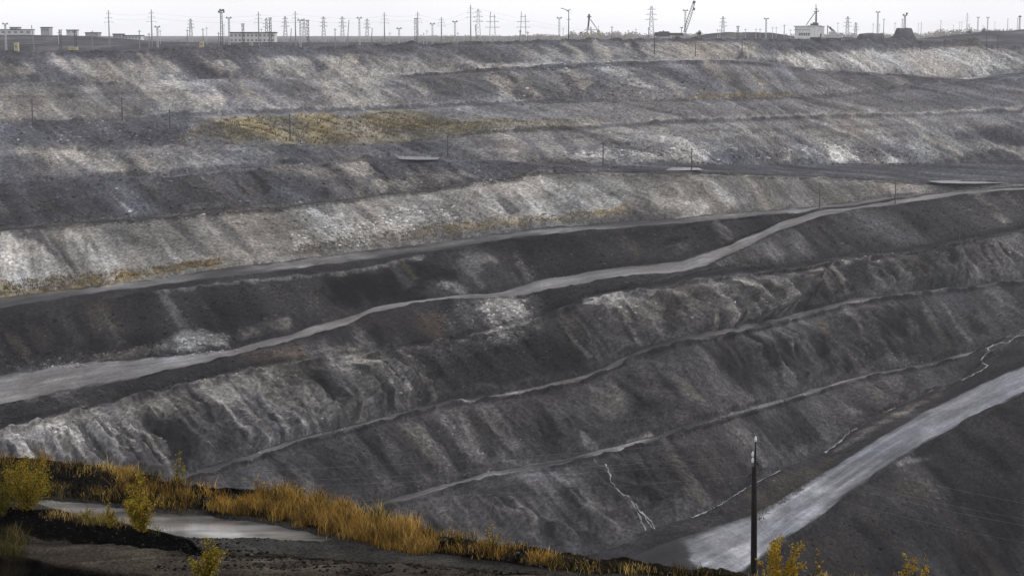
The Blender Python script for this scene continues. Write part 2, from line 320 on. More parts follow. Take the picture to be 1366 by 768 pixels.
PATCH = [  # colour, strength, feather (picture px of the survey), outline
 # top beds under the rim
 ('udark',.95,4,[(0,60),(110,62),(200,60),(345,58),(460,60),(560,52),(575,68),(460,76),(345,80),(350,100),(300,106),(235,106),(240,88),(200,82),(100,81),(60,82),(112,113),(40,110),(25,95),(0,88)]),
 ('upale',.75,6,[(98,84),(230,88),(245,110),(285,142),(220,150),(165,118),(120,102)]),
 ('upale',.8,4,[(0,88),(45,87),(48,100),(10,100)]),
 ('upale',.6,10,[(0,122),(60,116),(150,140),(185,156),(60,163),(0,164)]),
 ('uwhite',.5,5,[(110,120),(122,118),(160,150),(150,152)]),
 ('upale',.8,4,[(345,80),(460,80),(525,88),(600,95),(600,102),(460,103),(360,100)]),
 ('upale',.7,7,[(412,112),(460,100),(510,105),(525,140),(450,142),(425,125)]),
 ('uwhite',.4,4,[(335,128),(345,130),(365,146),(352,144)]),
 ('udark',.55,8,[(300,107),(400,107),(425,138),(340,140),(270,118)]),
 ('udark',.6,6,[(450,62),(560,56),(700,62),(790,52),(900,52),(830,66),(700,72),(690,86),(640,91),(560,75),(500,80)]),
 ('upale',.6,5,[(600,80),(640,90),(600,93)]),
 ('uwhite',.7,2,[(640,89),(735,82),(735,87),(640,94)]),
 ('upale',.5,6,[(690,62),(760,66),(770,80),(700,82)]),
 ('upale',.85,5,[(838,62),(910,59),(1000,64),(1002,79),(906,79),(850,79)]),
 ('udark',.55,10,[(640,95),(800,90),(980,84),(1000,125),(800,131),(585,136),(560,104)]),
 ('uwhite',.7,5,[(652,106),(672,114),(684,133),(665,130)]),
 ('uwhite',.55,5,[(752,92),(788,108),(784,113),(762,100)]),
 ('uwhite',.6,5,[(805,84),(838,90),(870,119),(850,114),(800,94)]),
 ('uwhite',.6,4,[(510,142),(548,144),(575,166),(540,161)]),
 ('uwhite',.6,3,[(612,139),(634,140),(632,148),(614,147)]),
 ('udark',.95,4,[(995,55),(1060,50),(1190,44),(1215,46),(1242,62),(1262,68),(1180,70),(1100,73),(1020,69)]),
 ('brown',.5,4,[(1225,56),(1305,49),(1322,65),(1262,67)]),
 ('uwhite',.65,4,[(1000,79),(1100,73),(1200,70),(1300,66),(1340,70),(1366,84),(1366,93),(1289,104),(1190,97),(1095,92)]),
 ('uwhite',.8,7,[(1200,76),(1320,72),(1352,86),(1290,103),(1220,96)]),
 ('udark',.7,5,[(1010,84),(1095,96),(1190,101),(1255,109),(1190,119),(1090,110)]),
 ('udark',.5,10,[(1220,112),(1366,97),(1366,140),(1230,149),(1150,140)]),
 ('yel',.6,2.5,[(905,133),(960,127),(1060,126),(1062,131),(960,135)]),
 ('upale',.9,1.2,[(1120,154),(1230,150),(1366,143),(1366,146.5),(1230,154),(1140,156)]),
 ('udark',.4,10,[(906,140),(1100,134),(1140,150),(906,164)]),
 # vegetated bench
 ('udark',.95,5,[(0,165),(160,162),(240,153),(272,160),(240,186),(250,196),(80,199),(0,197)]),
 ('olive',.8,6,[(243,186),(290,160),(380,156),(450,158),(520,148),(600,163),(720,164),(790,166),(700,178),(600,184),(530,191),(420,196),(300,190)]),
 ('yel',.85,6,[(308,160),(345,160),(395,188),(385,195),(330,178)]),
 ('yel',.8,6,[(395,158),(440,160),(445,180),(420,188)]),
 ('yel',.6,5,[(480,158),(590,168),(690,168),(600,176),(500,170)]),
 ('udark',.75,4,[(270,160),(300,170),(300,188),(262,186)]),
 ('udark',.6,4,[(500,170),(590,180),(520,186)]),
 ('upale',.4,10,[(640,178),(900,166),(1200,158),(1200,190),(900,200),(640,200)]),
 # rubble bank and ledge
 ('upale',.6,6,[(30,202),(120,204),(190,225),(170,235),(90,226)]),
 ('uwhite',.5,3,[(70,203),(118,205),(112,216),(85,211)]),
 ('upale',.5,6,[(190,215),(285,203),(295,222),(230,232)]),
 ('udark',.8,6,[(0,205),(40,215),(70,238),(0,243)]),
 ('udark',.8,5,[(250,196),(460,196),(600,190),(625,205),(560,207),(440,212),(330,220),(290,208)]),
 ('uwhite',.8,2,[(640,201),(700,203),(690,206),(640,204)]),
 ('uwhite',.75,3,[(760,206),(810,208),(805,214),(770,214)]),
 ('uwhite',.85,3,[(820,206),(870,208),(945,207),(940,218),(850,217)]),
 ('uwhite',.9,3,[(1033,202),(1055,205),(1052,216),(1040,214)]),
 ('uwhite',.9,3,[(1068,203),(1086,210),(1076,217)]),
 ('uwhite',.95,3,[(1098,199),(1128,200),(1148,213),(1132,219),(1106,215)]),
 ('uwhite',.8,2,[(1163,216),(1206,214),(1206,219),(1163,219)]),
 ('uwhite',.6,5,[(1198,196),(1250,178),(1300,184),(1300,205),(1240,212)]),
 ('udark',.8,4,[(945,204),(1030,202),(1036,217),(950,218)]),
 ('udark',.7,4,[(1130,200),(1195,198),(1225,214),(1150,213)]),
 ('ldark',.95,4,[(700,217),(906,219),(1240,219),(1366,185),(1366,239),(1240,241),(1100,231),(906,228),(700,221)]),
 ('ldark',.8,6,[(1255,178),(1366,170),(1366,240),(1300,226),(1310,200)]),
 ('upale',.7,3,[(1290,190),(1340,192),(1366,200),(1366,206),(1310,202)]),
 # dark bed over the pale one
 ('upale',.5,5,[(453,216),(482,212),(502,234),(482,246)]),
 ('upale',.6,6,[(570,232),(640,236),(560,250),(498,257),(470,256),(510,244)]),
 ('upale',.45,8,[(360,222),(450,222),(450,240),(380,236)]),
 ('white',.5,2,[(118,260),(137,261),(137,266),(120,265)]),
 ('white',.4,3,[(146,258),(156,264),(184,290),(172,287)]),
 ('pale',.5,3,[(245,277),(300,268),(305,276),(250,282)]),
 ('grey',.7,5,[(640,222),(780,226),(700,232),(640,240)]),
 ('dark',.5,9,[(0,250),(110,250),(170,282),(0,302)]),
 # the pale bed
 ('white',.8,7,[(0,336),(40,330),(72,342),(112,372),(60,386),(0,393)]),
 ('white',.5,7,[(138,320),(180,330),(222,352),(290,342),(200,360),(120,370)]),
 ('white',.9,4,[(388,310),(430,300),(452,290),(500,298),(470,318),(420,330),(393,330)]),
 ('white',.85,5,[(505,284),(560,279),(602,290),(560,304),(520,312),(482,321),(500,300)]),
 ('white',.4,10,[(520,262),(700,242),(830,238),(900,250),(820,282),(640,298),(590,285)]),
 ('white',.6,5,[(690,290),(800,268),(835,276),(830,284),(700,298)]),
 ('white',.7,3,[(905,272),(960,262),(1005,270),(930,282)]),
 ('grey',.9,5,[(14,311),(56,310),(100,350),(113,376),(85,352),(45,334)]),
 ('grey',.6,6,[(128,303),(160,308),(205,333),(165,327)]),
 ('grey',.7,4,[(214,289),(236,289),(292,344),(276,342)]),
 ('grey',.7,4,[(262,286),(292,286),(330,334),(310,331)]),
 ('mid',.7,4,[(340,280),(356,279),(398,322),(384,323)]),
 ('grey',.6,5,[(395,275),(440,272),(450,288),(420,296)]),
 ('mid',.85,5,[(380,338),(460,326),(640,304),(830,289),(905,286),(905,291),(640,315),(450,340),(340,353)]),
 ('yel',.8,3,[(0,382),(50,387),(140,372),(240,354),(300,345),(302,351),(200,368),(110,386),(40,396),(0,399)]),
 ('yel',.5,3,[(560,312),(640,299),(830,282),(830,288),(640,306),(560,318)]),
 ('yel',.6,2.5,[(790,285),(838,281),(838,286),(795,289)]),
 ('mid',.8,12,[(960,238),(1190,240),(1160,266),(1060,276),(1000,279),(975,262)]),
 ('mid',.5,8,[(740,234),(900,236),(940,252),(850,246),(760,240)]),
 # dark slope above the main road
 ('brown',.7,8,[(104,400),(150,408),(175,455),(135,455)]),
 ('coal',.95,8,[(0,425),(55,425),(95,470),(65,487),(0,484)]),
 ('coal',.9,6,[(170,470),(100,468),(140,440),(200,450)]),
 ('k',.95,6,[(438,378),(560,350),(612,366),(560,388),(522,402),(462,412),(430,396)]),
 ('k',.9,3,[(884,321),(915,318),(913,326),(886,328)]),
 ('coal',.7,6,[(280,405),(310,408),(320,430),(290,425)]),
 ('grey',.45,8,[(395,372),(428,368),(440,400),(405,420)]),
 ('white',.5,5,[(210,459),(262,441),(303,450),(303,462),(250,471),(214,469)]),
 ('pale',.6,3,[(312,440),(384,425),(388,440),(320,453)]),
 ('pale',.5,4,[(120,478),(210,462),(210,472),(130,482)]),
 ('pale',.7,3,[(588,375),(632,386),(622,393),(584,388)]),
 ('pale',.35,6,[(620,340),(660,350),(640,362)]),
 ('lane',.9,1.6,[(205,391),(271,380),(322,375),(406,367),(460,362.5),(518,351),(565,340),(568,344),(518,356),(460,368),(406,371.5),(322,379),(271,384),(215,394)]),
 ('coal',.6,10,[(640,322),(760,316),(880,302),(880,318),(760,335),(660,338)]),
 # slope under the main road
 ('mid',.75,9,[(606,400),(722,398),(718,452),(640,468),(600,440)]),
 ('white',.55,8,[(654,398),(692,400),(712,430),(706,452),(680,461),(652,455),(662,430),(642,410)]),
 ('white',.5,2,[(505,463),(520,460),(520,470)]),
 ('rust',.4,7,[(545,415),(600,420),(592,452),(560,442)]),
 ('rust',.35,8,[(330,470),(400,458),(420,478),(350,492)]),
 ('coal',.6,18,[(600,466),(745,442),(802,488),(740,512),(600,530),(545,500)]),
 ('grey',.9,12,[(940,358),(991,334),(1109,288),(1211,273),(1366,258),(1366,304),(1278,319),(1194,329),(1058,347),(980,352)]),
 ('mid',.7,5,[(975,333),(1000,340),(1012,352),(955,356)]),
 ('mid',.5,4,[(1048,306),(1066,312),(1090,345),(1070,345)]),
 ('pale',.85,3,[(1290,255),(1302,256),(1350,296),(1338,298)]),
 ('pale',.5,3,[(1330,256),(1342,257),(1366,276),(1366,284)]),
 # cliff
 ('cpale',.85,9,[(0,576),(100,550),(200,537),(300,508),(352,497),(340,530),(260,560),(180,592),(130,612),(60,602),(0,592)]),
 ('pale',.55,5,[(150,540),(230,528),(215,548),(140,580)]),
 ('pale',.6,4,[(50,570),(70,565),(115,608),(100,610)]),
 ('cpale',.9,9,[(338,500),(450,465),(478,464),(540,508),(575,520),(540,542),(470,566),(400,572),(360,540)]),
 ('pale',.75,4,[(448,465),(474,464),(524,508),(508,514)]),
 ('pale',.6,4,[(506,476),(522,474),(575,522),(560,522)]),
 ('pale',.6,5,[(385,530),(400,520),(430,560),(400,570)]),
 ('coal',.85,8,[(195,565),(250,562),(265,622),(180,612)]),
 ('dark',.7,6,[(280,560),(345,540),(350,590),(290,612)]),
 ('white',.5,2.5,[(776,399),(830,396),(832,402),(780,404)]),
 ('pale',.6,4,[(815,402),(850,412),(812,416),(800,408)]),
 ('white',.6,2,[(744,416),(752,414),(804,484),(796,484)]),
 ('cpale',.7,9,[(805,402),(910,382),(1000,370),(1060,365),(1092,365),(1060,402),(1010,420),(960,430),(880,440),(830,430)]),
 ('pale',.5,6,[(985,372),(1060,366),(1085,385),(1050,415),(1000,400)]),
 ('coal',.75,5,[(880,410),(900,412),(915,448),(888,450)]),
 ('coal',.5,8,[(1050,405),(1130,385),(1150,392),(1060,416)]),
 ('white',.7,2,[(1124,350),(1160,346),(1160,350),(1126,354)]),
 ('cpale',.8,6,[(1168,347),(1215,339),(1242,368),(1225,390),(1200,382)]),
 ('rust',.6,4,[(1215,355),(1228,352),(1232,388),(1220,388)]),
 ('mid',.6,10,[(1240,350),(1300,338),(1366,318),(1366,368),(1270,380)]),
 ('cpale',.5,5,[(1330,325),(1366,316),(1366,345),(1345,350)]),
 ('coal',.5,8,[(1100,362),(1165,350),(1195,380),(1130,392)]),
 # lower faces
 ('white',.85,1.5,[(594,537),(665,526),(668,530),(600,541)]),
 ('white',.6,1.5,[(673,522),(690,522),(692,526),(676,526)]),
 ('white',.5,1.5,[(450,572),(480,568),(480,573),(452,577)]),
 ('mid',.7,9,[(598,546),(650,538),(702,600),(682,616),(640,584)]),
 ('cpale',.6,5,[(528,560),(560,572),(592,632),(565,614)]),
 ('pale',.5,6,[(784,514),(830,518),(842,546),(815,562),(790,540)]),
 ('dark',.85,10,[(420,590),(520,580),(560,640),(440,660)]),
 ('white',.35,2,[(774,578),(786,588),(802,600),(780,601)]),
 ('white',.85,1.8,[(818,596),(872,579),(872,584),(828,601)]),
 ('coal',.8,6,[(1008,462),(1040,455),(1066,505),(1018,492)]),
 ('coal',.6,6,[(930,455),(970,446),(1000,490),(960,500)]),
 ('coal',.7,7,[(1170,420),(1230,410),(1245,440),(1180,450)]),
 ('rust',.5,3,[(1080,430),(1092,430),(1104,495),(1096,496)]),
 ('cpale',.35,8,[(1330,395),(1366,390),(1366,420),(1330,430)]),
 ('mid',.5,5,[(1168,470),(1230,478),(1243,487),(1170,492)]),
 ('mid',.5,12,[(728,640),(762,620),(802,660),(845,722),(800,724)]),
 ('coal',.5,6,[(640,650),(700,640),(715,665),(660,690)]),
 ('coal',.6,5,[(748,655),(770,652),(790,700),(768,700)]),
 ('brown',.5,6,[(985,665),(1060,625),(1120,605),(1110,618),(1000,690)]),
 ('pale',.35,3,[(1112,600),(1180,558),(1260,518),(1262,523),(1180,566),(1116,606)]),
 ('dark',1.0,5,[(300,1000),(780,762),(850,736),(906,713),(918,730),(926,752),(990,778),(990,900)]),
 ('lane',.6,8,[(-60,505),(110,482),(130,512),(-60,560)]),
 ('road',.9,3,[(1150,266),(1240,246),(1345,242),(1350,252),(1240,260)]),
 ('upale',.6,1,[(237,233),(460,214),(460,216.5),(237,236)]),
 ('pale',.7,1.3,[(0,304),(176,289),(305,280),(460,264),(575,250),(738,228),(738,231),(575,253.5),(460,267.5),(305,283.5),(176,292.5),(0,307.5)]),
 ('mid',.8,2,[(1186,618),(1230,609),(1242,612),(1200,621)]),
 ('brown',.5,10,[(1195,640),(1240,640),(1230,680),(1195,670)]),
 ('brown',.4,12,[(1080,720),(1130,710),(1140,768),(1085,768)]),
 ('coal',.7,10,[(1270,670),(1366,640),(1366,768),(1280,768)]),
]

def seam_shade(key, st, fe, row, x0, x1, dy0, dy1):
    "paints a thin layer line or a strip of bench shade along a surveyed edge"
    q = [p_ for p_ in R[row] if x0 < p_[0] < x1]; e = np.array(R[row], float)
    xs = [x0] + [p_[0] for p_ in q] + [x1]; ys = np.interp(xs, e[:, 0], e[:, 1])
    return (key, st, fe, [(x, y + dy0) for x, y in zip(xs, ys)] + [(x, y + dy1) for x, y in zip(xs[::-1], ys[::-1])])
PATCH += [seam_shade('udark', .85, 1.6, 'r1', 540, 1366, 2, 7), seam_shade('uwhite', .35, 1.2, 'r1', 480, 990, -2, 1.5), seam_shade('udark', .85, 1.6, 'r2', 420, 1366, 1, 6), seam_shade('uwhite', .45, 1.2, 'r2', 160, 700, -2, 1),  # dark strips under bench edges are painted bench shade, beside thin strata lines
          seam_shade('udark', .8, 1.6, 'r2e', 600, 1366, 1.5, 6), seam_shade('upale', .5, 1.2, 'r2e', 620, 1366, -2, 1), seam_shade('udark', .8, 2, 'r2', 0, 420, 0, 6), seam_shade('udark', .7, 1.5, 'rim', 0, 1366, 0, 5),
          seam_shade('udark', .5, 1.5, 'r2e', 640, 1240, 17, 20), seam_shade('udark', .45, 1.5, 'r2e', 760, 1366, 30, 34), seam_shade('upale', .4, 1.2, 'r2e', 700, 1240, 22, 24), seam_shade('udark', .5, 1.6, 'r1b', 0, 560, 16, 20),
          seam_shade('udark', .5, 1.6, 'r1b', 600, 1240, 18, 21), seam_shade('upale', .4, 1.2, 'r1b', 60, 600, 24, 26), seam_shade('udark', .6, 1.6, 'r2c', 0, 460, -3, 3), seam_shade('upale', .4, 1.4, 'r2e', 0, 330, 1, 4),
          seam_shade('ldark', .6, 1.6, 'r2d', 0, 640, 22, 26), seam_shade('dark', .8, 2, 'r3b', 0, 700, -4, 3), seam_shade('mid', .5, 2, 'r3b', 0, 900, 28, 33), seam_shade('pale', .4, 1.2, 'r5c', 0, 700, 0, 3), seam_shade('coal', .6, 2, 'r5c', 0, 1366, -9, -4),
          seam_shade('coal', .6, 2, 'r6b', 250, 1366, 0, 5), seam_shade('coal', .5, 2, 'r7b', 480, 1280, 0, 5), seam_shade('mid', .4, 3, 'r6', 250, 1366, -9, -2), seam_shade('mid', .35, 3, 'r7', 480, 1280, -8, -2)]

FR = random.Random(5)
def fans(top, bot, x0, x1, n, w0, w1, a0, a1, keys, st0, st1, fe):
    "wash-outs and spill fans: narrow at the crest, wider towards the foot, running straight down the face"
    T = np.array(R[top], float); B = np.array(R[bot], float)
    for _ in range(n):
        x = FR.uniform(x0, x1); yt = np.interp(x, T[:, 0], T[:, 1]); a = math.radians(FR.uniform(a0, a1)); f = FR.random() ** 2 * .6
        y = yt + 1.5 + f * max(0, np.interp(x, B[:, 0], B[:, 1]) - yt); xs, ys = x, y; stop = FR.uniform(.55, 1.0); n_ = 0
        while ys < np.interp(xs, B[:, 0], B[:, 1]) - 2 and n_ < 80:
            xs += 2 * math.cos(a); ys += 2 * math.sin(a); n_ += 1
        xs = x + (xs - x) * stop; ys = y + (ys - y) * stop
        if math.hypot(xs - x, ys - y) < 8: continue
        w = FR.uniform(w0, w1); nx, ny = -math.sin(a), math.cos(a); wt = w * FR.uniform(.15, .6); mx_, my_ = (x + xs) / 2 + FR.uniform(-2, 2), (y + ys) / 2
        PATCH.append((FR.choice(keys), FR.uniform(st0, st1), fe, [(x + nx * wt / 2, y + ny * wt / 2), (x - nx * wt / 2, y - ny * wt / 2), (mx_ - nx * w * .4, my_ - ny * w * .4), (xs - nx * w / 2, ys - ny * w / 2), (xs + nx * w / 2, ys + ny * w / 2), (mx_ + nx * w * .4, my_ + ny * w * .4)]))
# broken faces: thin bright and black ribs
fans('r5c', 'r6', -20, 560, 60, 3, 9, 46, 60, ['cpale', 'pale', 'cpale', 'coal', 'k', 'dark'], .45, .9, 2.2)
fans('r5c', 'r6', 740, 1400, 70, 2.5, 8, 48, 66, ['cpale', 'mid', 'coal', 'k', 'pale', 'dark'], .4, .85, 2.0)
fans('r6b', 'r7', 900, 1300, 34, 3, 10, 50, 70, ['k', 'coal', 'mid', 'coal', 'cpale'], .35, .75, 2.2)
fans('r7b', 'r8', 560, 900, 26, 3, 10, 45, 60, ['k', 'coal', 'mid', 'cpale'], .35, .75, 2.2)
# smooth scree with broad fans
fans('r4c', 'r5', -20, 1040, 40, 6, 24, 45, 62, ['k', 'coal', 'grey', 'mid', 'coal', 'brown', 'mid'], .3, .75, 4)
fans('r5L', 'r6', 380, 760, 18, 6, 20, 45, 60, ['k', 'coal', 'grey', 'mid'], .35, .7, 4)
fans('r5L', 'r5b', 940, 1400, 24, 5, 18, 40, 55, ['grey', 'mid', 'coal', 'dark'], .3, .65, 3)
fans('r6b', 'r7', 250, 1380, 60, 6, 28, 44, 60, ['k', 'coal', 'mid', 'mid', 'cpale', 'dark'], .3, .8, 4)
fans('r7b', 'r8', 500, 1300, 48, 6, 26, 42, 58, ['k', 'coal', 'mid', 'mid', 'dark', 'cpale'], .3, .75, 4)
fans('r9L', 'r10', 950, 1420, 40, 8, 34, 40, 56, ['k', 'coal', 'coal', 'grey', 'brown', 'dark'], .3, .7, 6)
# upper beds
fans('r3b', 'r4', -20, 960, 46, 4, 16, 42, 55, ['grey', 'mid', 'white', 'pale', 'white'], .3, .75, 2.5)
fans('rim', 'r1', -20, 1000, 50, 4, 16, 36, 52, ['udark', 'upale', 'ugrey', 'upale', 'udark'], .35, .8, 2.2)
fans('r1b', 'r2', -20, 1366, 60, 5, 18, 36, 50, ['udark', 'upale', 'ugrey', 'udark', 'upale'], .3, .75, 2.5)
fans('r2e', 'r2c', -20, 1366, 60, 4, 16, 34, 48, ['udark', 'upale', 'ugrey', 'udark'], .3, .7, 2.2)
fans('r2d', 'r3', -20, 800, 36, 4, 14, 38, 50, ['udark', 'grey', 'ldark', 'coal', 'mid'], .35, .75, 2.2)
fans('r1', 'rim', 0, 1, 0, 1, 2, 40, 50, ['udark'], .3, .7, 2)

def poly_sdf(px, py, poly):
    p = np.array(poly, float); q = np.roll(p, -1, axis=0)
    d = np.full(px.shape, 1e9); inside = np.zeros(px.shape, bool)
    for (x1, y1), (x2, y2) in zip(p, q):
        ex, ey = x2 - x1, y2 - y1
        t = np.clip(((px - x1) * ex + (py - y1) * ey) / (ex * ex + ey * ey + 1e-9), 0, 1)
        d = np.minimum(d, np.hypot(px - x1 - t * ex, py - y1 - t * ey))
        c = ((y1 > py) != (y2 > py)) & (px < (x2 - x1) * (py - y1) / (y2 - y1 + 1e-12) + x1)
        inside ^= c
    return np.where(inside, d, -d)

def lay_patches(col, px, py, wx, wy, mott, patches):
    "spread each bed, spill or painted shade strip over the ground, its outline frayed by the wash-out pattern"
    for (key, st, fe, poly) in patches:
        p = np.array(poly); f_ = min(1.0, fe / 7.0); X = px + wx * f_; Y = py + wy * f_
        m = (X > p[:, 0].min() - fe) & (X < p[:, 0].max() + fe) & (Y > p[:, 1].min() - fe) & (Y < p[:, 1].max() + fe)
        if not m.any(): continue
        idx = np.nonzero(m)
        sd = poly_sdf(X[idx], Y[idx], poly)
        w = smooth01(sd / (2.2 * fe) + 0.5 + 0.55 * mott[idx]) * st
        if PAL[key][1] > .06: w = w * smooth01(0.80 + 0.95 * mott[idx]) * (1.0 + .3 * mott[idx])
        w = np.clip(w, 0, 1)[:, None]
        col[idx] = col[idx] * (1 - w) + np.array(PAL[key]) * w

# ---- sweep the bands into one continuous grid
rows_co = []; rows_col = []; row_band = []
pts3 = []                                             # nominal positions for later look-ups (dep, dist)
for b in range(len(ORDER) - 1):
    k = ORDER[b]; s, ga, gl = BAND[k]
    inside = (AZ > az_in[0]) & (AZ < az_in[-1])
    hpx = ((DEP[b + 1] - DEP[b]) / PXA)[inside].max()
    n = int(np.clip(hpx * (0.85 if b < 23 else 0.5), 4, 140))
    last = b == len(ORDER) - 2
    t = np.linspace(0, 1, n + 1)[:, None]
    if not last: t = t[:-1]
    dep = DEP[b] + (DEP[b + 1] - DEP[b]) * t
    w_ = (DIST[b] * (s + DEP[b]) / (s + dep)); e_ = DIST[b] * (s + DEP[b]) / (s + DEP[b + 1])
    D = w_ + (DIST[b + 1] - e_) * t
    if s < 0.05: D = DIST[b] + (DIST[b + 1] - DIST[b]) * t
    z = -dep * D
    if s < 0.05: z = -(DEP[b] * DIST[b]) * (1 - t) - (DEP[b + 1] * DIST[b + 1]) * t
    X = AZ * D; Y = D.copy()
    P0 = np.stack([AZ * DIST[b], DIST[b]], 1)
    tan = np.gradient(P0, axis=0); nk = 601 if b < 9 else 301; kk = np.hanning(nk); kk /= kk.sum()
    for c in range(2): tan[:, c] = np.convolve(np.pad(tan[:, c], nk // 2, mode='edge'), kk, 'valid')
    tan /= np.linalg.norm(tan, axis=1)[:, None]
    S = np.concatenate([[0], np.cumsum(np.sum(np.diff(P0, axis=0) * tan[:-1], axis=1))])
    rad = np.stack([AZ, np.ones(NC)], 1)
    cc = S + (D - DIST[b]) * np.sum(rad * tan, axis=1)
    q = (DIST[b] - D)
    pts3.append((dep, D, z, X, Y, cc, q, np.full(dep.shape, b), np.broadcast_to(t, dep.shape)))
dep, D, z, X, Y, CCo, QQ, BI, TT = [np.concatenate([p[i] for p in pts3], 0) for i in range(9)]
NR = dep.shape[0]
row_b = BI[:, 0].astype(int)
# relief: gullies that run down each face, hummocks, grit
P = np.stack([X, Y, z], 2)
gu = np.gradient(P, axis=0); gv = np.gradient(P, axis=1)
nrm = np.cross(gv, gu); nrm *= np.sign(nrm[..., 2:3]); nrm /= np.linalg.norm(nrm, axis=2)[..., None] + 1e-9
amp = np.array([BAND[ORDER[b]][1] for b in range(len(ORDER) - 1)])[row_b][:, None]
lam = np.array([BAND[ORDER[b]][2] for b in range(len(ORDER) - 1)])[row_b][:, None]
seedrow = row_b[:, None] * 13.7
SHEAR = np.array([0.62] * 8 + [0.30] * 3 + [0.30] * 14)[row_b][:, None]
cw = CCo - SHEAR * QQ + 2.5 * fbm(CCo / 50, QQ / 70 + seedrow, 3, 51)
rid = 1 - 2 * np.abs(gnoise(cw / lam, QQ / (lam * 6) + seedrow, 5))
rid2 = 1 - 2 * np.abs(gnoise(cw / (lam * .33), QQ / (lam * 3) + seedrow, 6))
rid3 = 1 - 2 * np.abs(gnoise(cw / (lam * .13), QQ / (lam * 1.5) + seedrow, 7))
big = fbm(X / 70, Y / 70, 4, 8)
def ridged(x, y, octaves, seed, gain=.55):
    s_ = 0; a = 1.0; t_ = 0
    for q_ in range(octaves):
        s_ = s_ + a * (1 - 2.2 * np.abs(gnoise(x, y, seed + 31 * q_))); t_ += a; x = x * 2.1 + 3.1; y = y * 2.1 - 1.7; a *= gain
    return s_ / t_
rug = ridged((cw + .3 * z) / 13, QQ / 22 + seedrow + z / 30, 4, 61, .5)
rugm = smooth01(fbm(cw / 45, QQ / 45 + seedrow, 4, 66) * 1.1 + .55)
blk = ridged(X / 5.5 + z / 9, Y / 5.5 - z / 7, 3, 69, .5)
px, py = ray_px(np.broadcast_to(AZ, dep.shape), dep)
CLIFFS = [[(-40,585),(160,537),(330,496),(450,466),(580,520),(540,546),(470,569),(390,587),(250,628),(-40,640)],
          [(770,398),(910,380),(1000,368),(1095,362),(1062,420),(990,436),(880,452),(820,440)],
          [(1118,351),(1215,338),(1366,310),(1420,306),(1420,372),(1366,374),(1200,392),(1150,380)],
          [(985,445),(1060,425),(1200,398),(1235,446),(1120,498),(1010,505)], [(600,655),(740,620),(850,600),(880,660),(800,730),(640,690)],
          [(380,275),(600,245),(830,235),(960,245),(830,290),(600,312),(390,335)], [(0,320),(120,310),(130,372),(0,392)],
          [(820,60),(1000,60),(1366,68),(1366,95),(1200,100),(1000,80)], [(340,76),(600,80),(560,130),(400,135)], [(800,195),(1366,170),(1366,218),(800,220)]]
cliff = np.zeros(dep.shape)
cdx = 9 * fbm(cw / 20, QQ / 60 + seedrow, 3, 64); cdy = 6 * fbm(X / 22, Y / 22, 3, 65)
for c_ in CLIFFS:
    q_ = np.array(c_); m_ = (px > q_[:, 0].min() - 20) & (px < q_[:, 0].max() + 20) & (py > q_[:, 1].min() - 16) & (py < q_[:, 1].max() + 16)
    k_ = np.nonzero(m_); cliff[k_] = np.maximum(cliff[k_], smooth01(poly_sdf(px[k_] + cdx[k_], py[k_] + cdy[k_], c_) / 12 + .5))
cliff = cliff * smooth01(.75 + .9 * fbm(cw / 16, QQ / 60 + seedrow, 3, 70)) * np.array([.6] * 8 + [.5] * 3 + [.6] * 3 + [1.0] * 11)[row_b][:, None]
ribs = ridged(cw / 8 + .5 * gnoise(QQ / 11, cw / 13, 62), QQ / 75 + seedrow, 3, 63, .5)
strat = gnoise(cw / 60, (z + 2.2 * fbm(X / 30, Y / 30, 3, 67)) / 2.6, 68)
fine = fbm(X / 7, Y / 7 + z / 6, 4, 9, 0.5)
var = 0.35 + 0.9 * smooth01(fbm(CCo / 90, QQ / 90 + seedrow, 3, 10) + 0.5)
taper = smooth01(np.minimum(TT * 3.2, (1 - TT) * 5) + 0.02)
gap = ((DEP[1:] - DEP[:-1]) / PXA)[row_b]               # face height in survey px: thin faces get thin relief
shr = np.clip(gap / 14, 0.08, 1)
isface = (amp > .5)
wind = isface * (1.1 * np.exp(-((TT - .02) / .025) ** 2)) * smooth01(.55 + 1.2 * fbm(CCo / 9, seedrow + TT * 0, 4, 84))
talus = isface * 1.6 * smooth01((TT - .62) / .38) * smooth01((1.0 - TT) * 14) * np.clip(.25 + fbm(cw / 17, seedrow + TT * .5, 3, 85), 0, 1)
disp = amp * shr * ((.9 + 1.6 * cliff) * taper * var * (0.6 * rid + 0.36 * rid2) + taper * ((.35 + .6 * cliff) * rug + (.35 + .3 * cliff) * blk + 0.45 * strat * cliff + 1.7 * cliff * ribs) + wind + talus + 0.22 * fine + .55 * taper * big)
isroad = np.array([ORDER[b] in ROADS for b in range(len(ORDER) - 1)])[row_b][:, None]
mainr = np.array([ORDER[b] in ('r5', 'r9') for b in range(len(ORDER) - 1)])[row_b][:, None]
bm_ = np.exp(-((TT - .95) / .05) ** 2) * (.6 + .5 * fbm(CCo / 26, TT * 0 + seedrow, 3, 78)) * np.clip(gap / 12, .2, 1)
disp = np.where(isroad, 0.05 * fine + np.where(mainr, np.where(px > 900, .5, .25) * bm_ - .12 * np.abs(gnoise(CCo / 80, TT * 7 + seedrow, 79)), 0), disp)
boost = np.array([1.25] * 9 + [1.3] * 3 + [1.5] * 14)[row_b][:, None]
P = P + nrm * (disp * np.where(isroad, 1, boost))[..., None]

